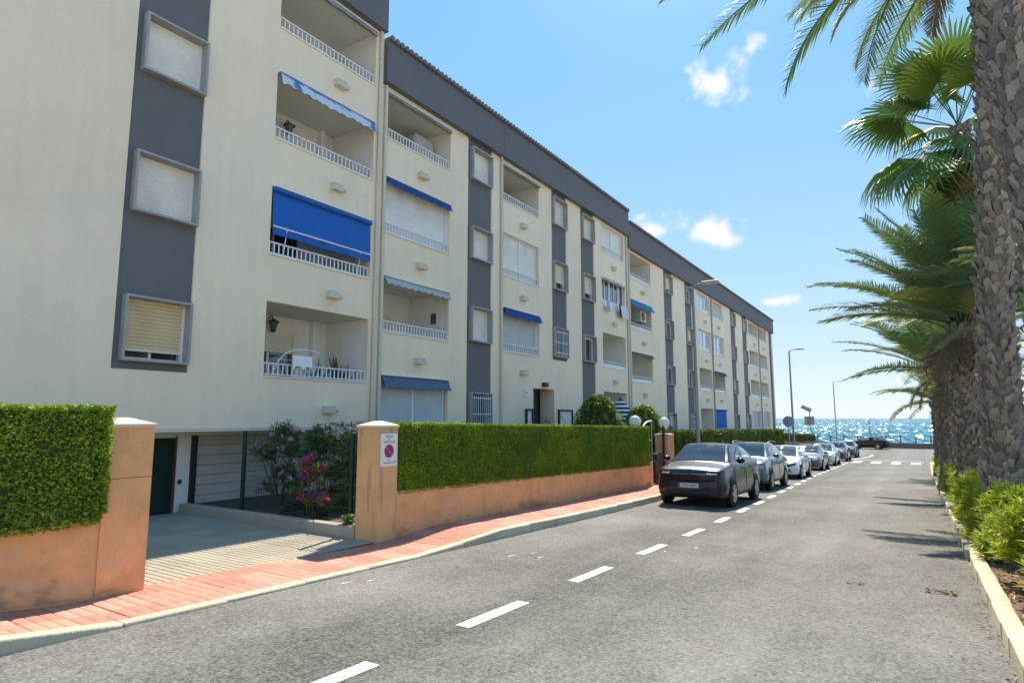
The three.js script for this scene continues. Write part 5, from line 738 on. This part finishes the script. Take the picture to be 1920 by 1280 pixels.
function feather(p, top, spec, seed, far = 0, S = 1) {                          // spec: [count, e0, e1, length]
  const r = rng(seed); let k = 0;
  for (const [n, e0, e1, L, mi, az0] of spec) for (let i = 0; i < n; i++, k++) { const az = az0 != null ? az0 + (r() - .5) * .3 : (i / n) * 6.283 + k * .37 + (r() - .5) * .35, f = put(p, mi === 3 ? 'dead_frond' : 'frond', frond(e0, e1, L, i % 2, far), frM[mi ?? Math.floor(r() * 3)], [top.x + Math.cos(az) * .12, top.y + (r() - .5) * .25, top.z - Math.sin(az) * .12], null); f.rotation.set((r() - .5) * .5, az, (r() - .5) * .12, 'YXZ'); f.scale.setScalar(S * (.9 + r() * .2)); }
}
const palm = (label, x, z) => thing('palm_tree', label, 'palm tree', [x, gy(z) + .08, z], 'date palms in the planted strip');
const crown = [[7, 78, 35, 3.4], [9, 58, 0, 3.6], [11, 36, -28, 3.6], [11, 14, -50, 3.4], [8, -12, -72, 3.0], [6, -45, -86, 2.2, 3]];
{
  let p = palm('nearest date palm at the right edge with fronds hanging into the sky', 1.32, -8.5), t = palmTrunk(p, [[1.46, gy(-8.5) + .05, -8.5], [1.42, 2, -8.5], [1.36, 3.4, -8.5], [1.26, 5.2, -8.5], [1.18, 6.5, -8.5], [1.14, 7.7, -8.5]], .28, .26, 2.6, 601);
  feather(p, t, [[7, 75, 40, 3.3], [3, 52, 10, 3.4, null, .2], [3, 52, 10, 3.4, null, -.9], [3, 30, -35, 3.4, null, .3], [3, 30, -35, 3.4, null, -.6], [3, 50, 20, 3.4, null, 3.4], [3, 8, -58, 3.2, null, 0], [2, 8, -58, 3.2, null, -.8]], 611);
  // fronds that hang over the road
  for (const [az, e0, e1, L, dy] of [[192, 10, -22, 3.8, 0], [168, 20, -33, 3.8, 0], [174, 0, -77, 3.0, 0], [120, 30, -66, 3.4, 0]]) { const f = put(p, 'frond', frond(e0, e1, L, 1), frM[0], [t.x, t.y + dy, t.z]); f.rotation.set(0, az * D2R, 0, 'YXZ'); }
  p = palm('tall second date palm whose trunk leans right behind the nearest trunk', 1.16, -12.5); t = palmTrunk(p, [[1.16, gy(-12.5) + .05, -12.5], [1.16, 1.4, -12.5], [1.20, 3.2, -12.5], [1.34, 5.4, -12.5], [1.48, 7.6, -12.5], [1.56, 10.4, -12.5]], .235, .215, .6, 602); feather(p, t, crown, 612);
  p = palm('third date palm with a full green crown reaching over the road', 1.0, -17.6); t = palmTrunk(p, [[.97, gy(-17.6) + .05, -17.6], [1.0, 2, -17.6], [1.08, 3.85, -17.6]], .21, .22, .4, 603); feather(p, t, [[9, 87, 70, 4.0], [11, 74, 42, 4.2], [11, 56, 18, 4.1], [10, 40, 2, 4.0], [8, 24, -14, 3.6], [5, -35, -80, 1.8, 3], [2, 42, 4, 4.4, 1, 2.8], [1, 30, -8, 4.3, 0, 3.05]], 613, 1, .77);
  p = palm('fourth date palm with low arching fronds behind the third', .9, -25.5); t = palmTrunk(p, [[.88, gy(-25.5) + .05, -25.5], [.9, 1.6, -25.5], [.95, 3.3, -25.5]], .23, .23, 0, 604); feather(p, t, [[9, 76, 42, 4.1], [12, 54, 16, 4.3], [12, 34, -4, 4.2], [9, 12, -26, 3.8], [4, -30, -80, 2, 3]], 614, 1, .8);
  p = palm('fifth small date palm near the end of the strip', 1.0, -36); t = palmTrunk(p, [[.95, gy(-36) + .05, -36], [.95, 1.2, -36], [.95, 2.6, -36]], .24, .24, 0, 605); feather(p, t, [[8, 60, 10, 3.6], [10, 30, -25, 3.8], [8, 0, -50, 3.2]], 615, 1, .75);
  p = palm('date palm on the far side of the strip partly out of frame', 3.1, -14.5); t = palmTrunk(p, [[3.1, gy(-14.5) + .05, -14.5], [3.1, 1.8, -14.5], [3.15, 3.7, -14.5]], .24, .24, 0, 606); feather(p, t, [[8, 70, 25, 3.6], [10, 40, -10, 3.8], [8, 10, -40, 3.4]], 616, 1, .8);
}
// fan palm
function fanGeo(R, seed, droop) {
  const r = rng(seed), P = [], I = [], n = 40, span = 4.3, pet = 1.35, v = (x, y, z) => { P.push(x, y, z); return P.length / 3 - 1; };
  const at = (a, q, lift) => { const x = pet + Math.cos(a) * q, z = Math.sin(a) * q; return [x, lift - droop * q * q * .35 - .25 * Math.abs(Math.sin(a)) * q, z]; };
  const q = [[0, -.012, .016], [0, .012, 0], [0, -.012, -.016]], e = [[pet + .05, -.01, .012], [pet + .05, .01, 0], [pet + .05, -.01, -.012]], A = q.map(o => v(...o)), B = e.map(o => v(...o)); for (let k = 0; k < 3; k++) I.push(A[k], A[(k + 1) % 3], B[k], A[(k + 1) % 3], B[(k + 1) % 3], B[k]);
  for (let i = 0; i < n; i++) {
    const a0 = (i / n - .5) * span, a1 = ((i + 1) / n - .5) * span, am = (a0 + a1) / 2, rr = R * (.82 + .18 * Math.cos(am)) * (.92 + r() * .16), ri = rr * (.5 + r() * .1), cen = v(pet, 0, 0), p0 = v(...at(a0, ri, -.012)), pm = v(...at(am, ri, .022)), p1 = v(...at(a1, ri, -.012)); I.push(cen, p0, pm, cen, pm, p1);
    const da = (a1 - a0) * .33, m0 = at(am - da * .7, rr * .82, 0), m1 = at(am + da * .7, rr * .82, 0), tp = at(am + (r() - .5) * .05, rr * 1.02, 0); const sag = .04 + r() * .16; m0[1] -= sag * .4; m1[1] -= sag * .4; tp[1] -= sag * 1.6; tp[0] -= .08 * r();
    const k0 = v(...m0), k1 = v(...m1), t = v(...tp); I.push(p0, k0, pm, pm, k0, k1, pm, k1, p1, k0, t, k1);
  }
  return raw(P, I);
}
{
  const p = thing('fan_palm', 'tall slender fan palm with pleated bright leaves between the date palm trunks', 'palm tree', [1.5, gy(-20.5) + .08, -20.5]), r = rng(640);
  const cv = [[1.5, gy(-20.5) + .05, -20.5], [1.5, 3, -20.5], [1.55, 6.5, -20.5], [1.6, 9.8, -20.5]], top = new THREE.Vector3(1.55, 9.9, -20.5); palmTrunk(p, cv, .13, .11, 0, 650);
  const G = [fanGeo(1.2, 1, .3), fanGeo(1.25, 2, .7), fanGeo(1.15, 3, 1.1)], fm = [leafM([.16, .25, .035], .5, .45), leafM([.11, .19, .045], .45, .45), leafM([.21, .29, .04], .5, .45), leafM([.20, .15, .07], .3, .8)];
  const place = (az, el, g, m, s, dy = 0, roll = 0) => { const f = put(p, m === 3 ? 'dead_fan_leaf' : 'fan_leaf', G[g], fm[m], [top.x, top.y + dy, top.z]); f.rotation.set(roll, az, el, 'YZX'); f.scale.setScalar(s * 1.12); };
  for (let i = 0; i < 7; i++) place(i * .898 + .2, .9 + r() * .3, 0, i % 3, .95 + r() * .15); for (let i = 0; i < 10; i++) place(i * .628, .25 + r() * .35, i % 2, (i + 1) % 3, 1 + r() * .15, -.1, (r() - .5) * .8); for (let i = 0; i < 10; i++) place(i * .63 + .3, -.25 - r() * .3, 1 + i % 2, i % 3, 1 + r() * .1, -.25, (r() - .5) * .9); for (let i = 0; i < 9; i++) place(i * .7 + .15, -.85 - r() * .35, 2, i % 3 ? 0 : 3, .95, -.5, (r() - .5)); for (let i = 0; i < 7; i++) place(i * .9, -1.3 - r() * .2, 2, 3, .85, -.8 - r() * .5, (r() - .5));
}
scene.traverse(o => { if (o.isMesh) { o.castShadow = o.receiveShadow = true; } });
renderer.render(scene, camera);
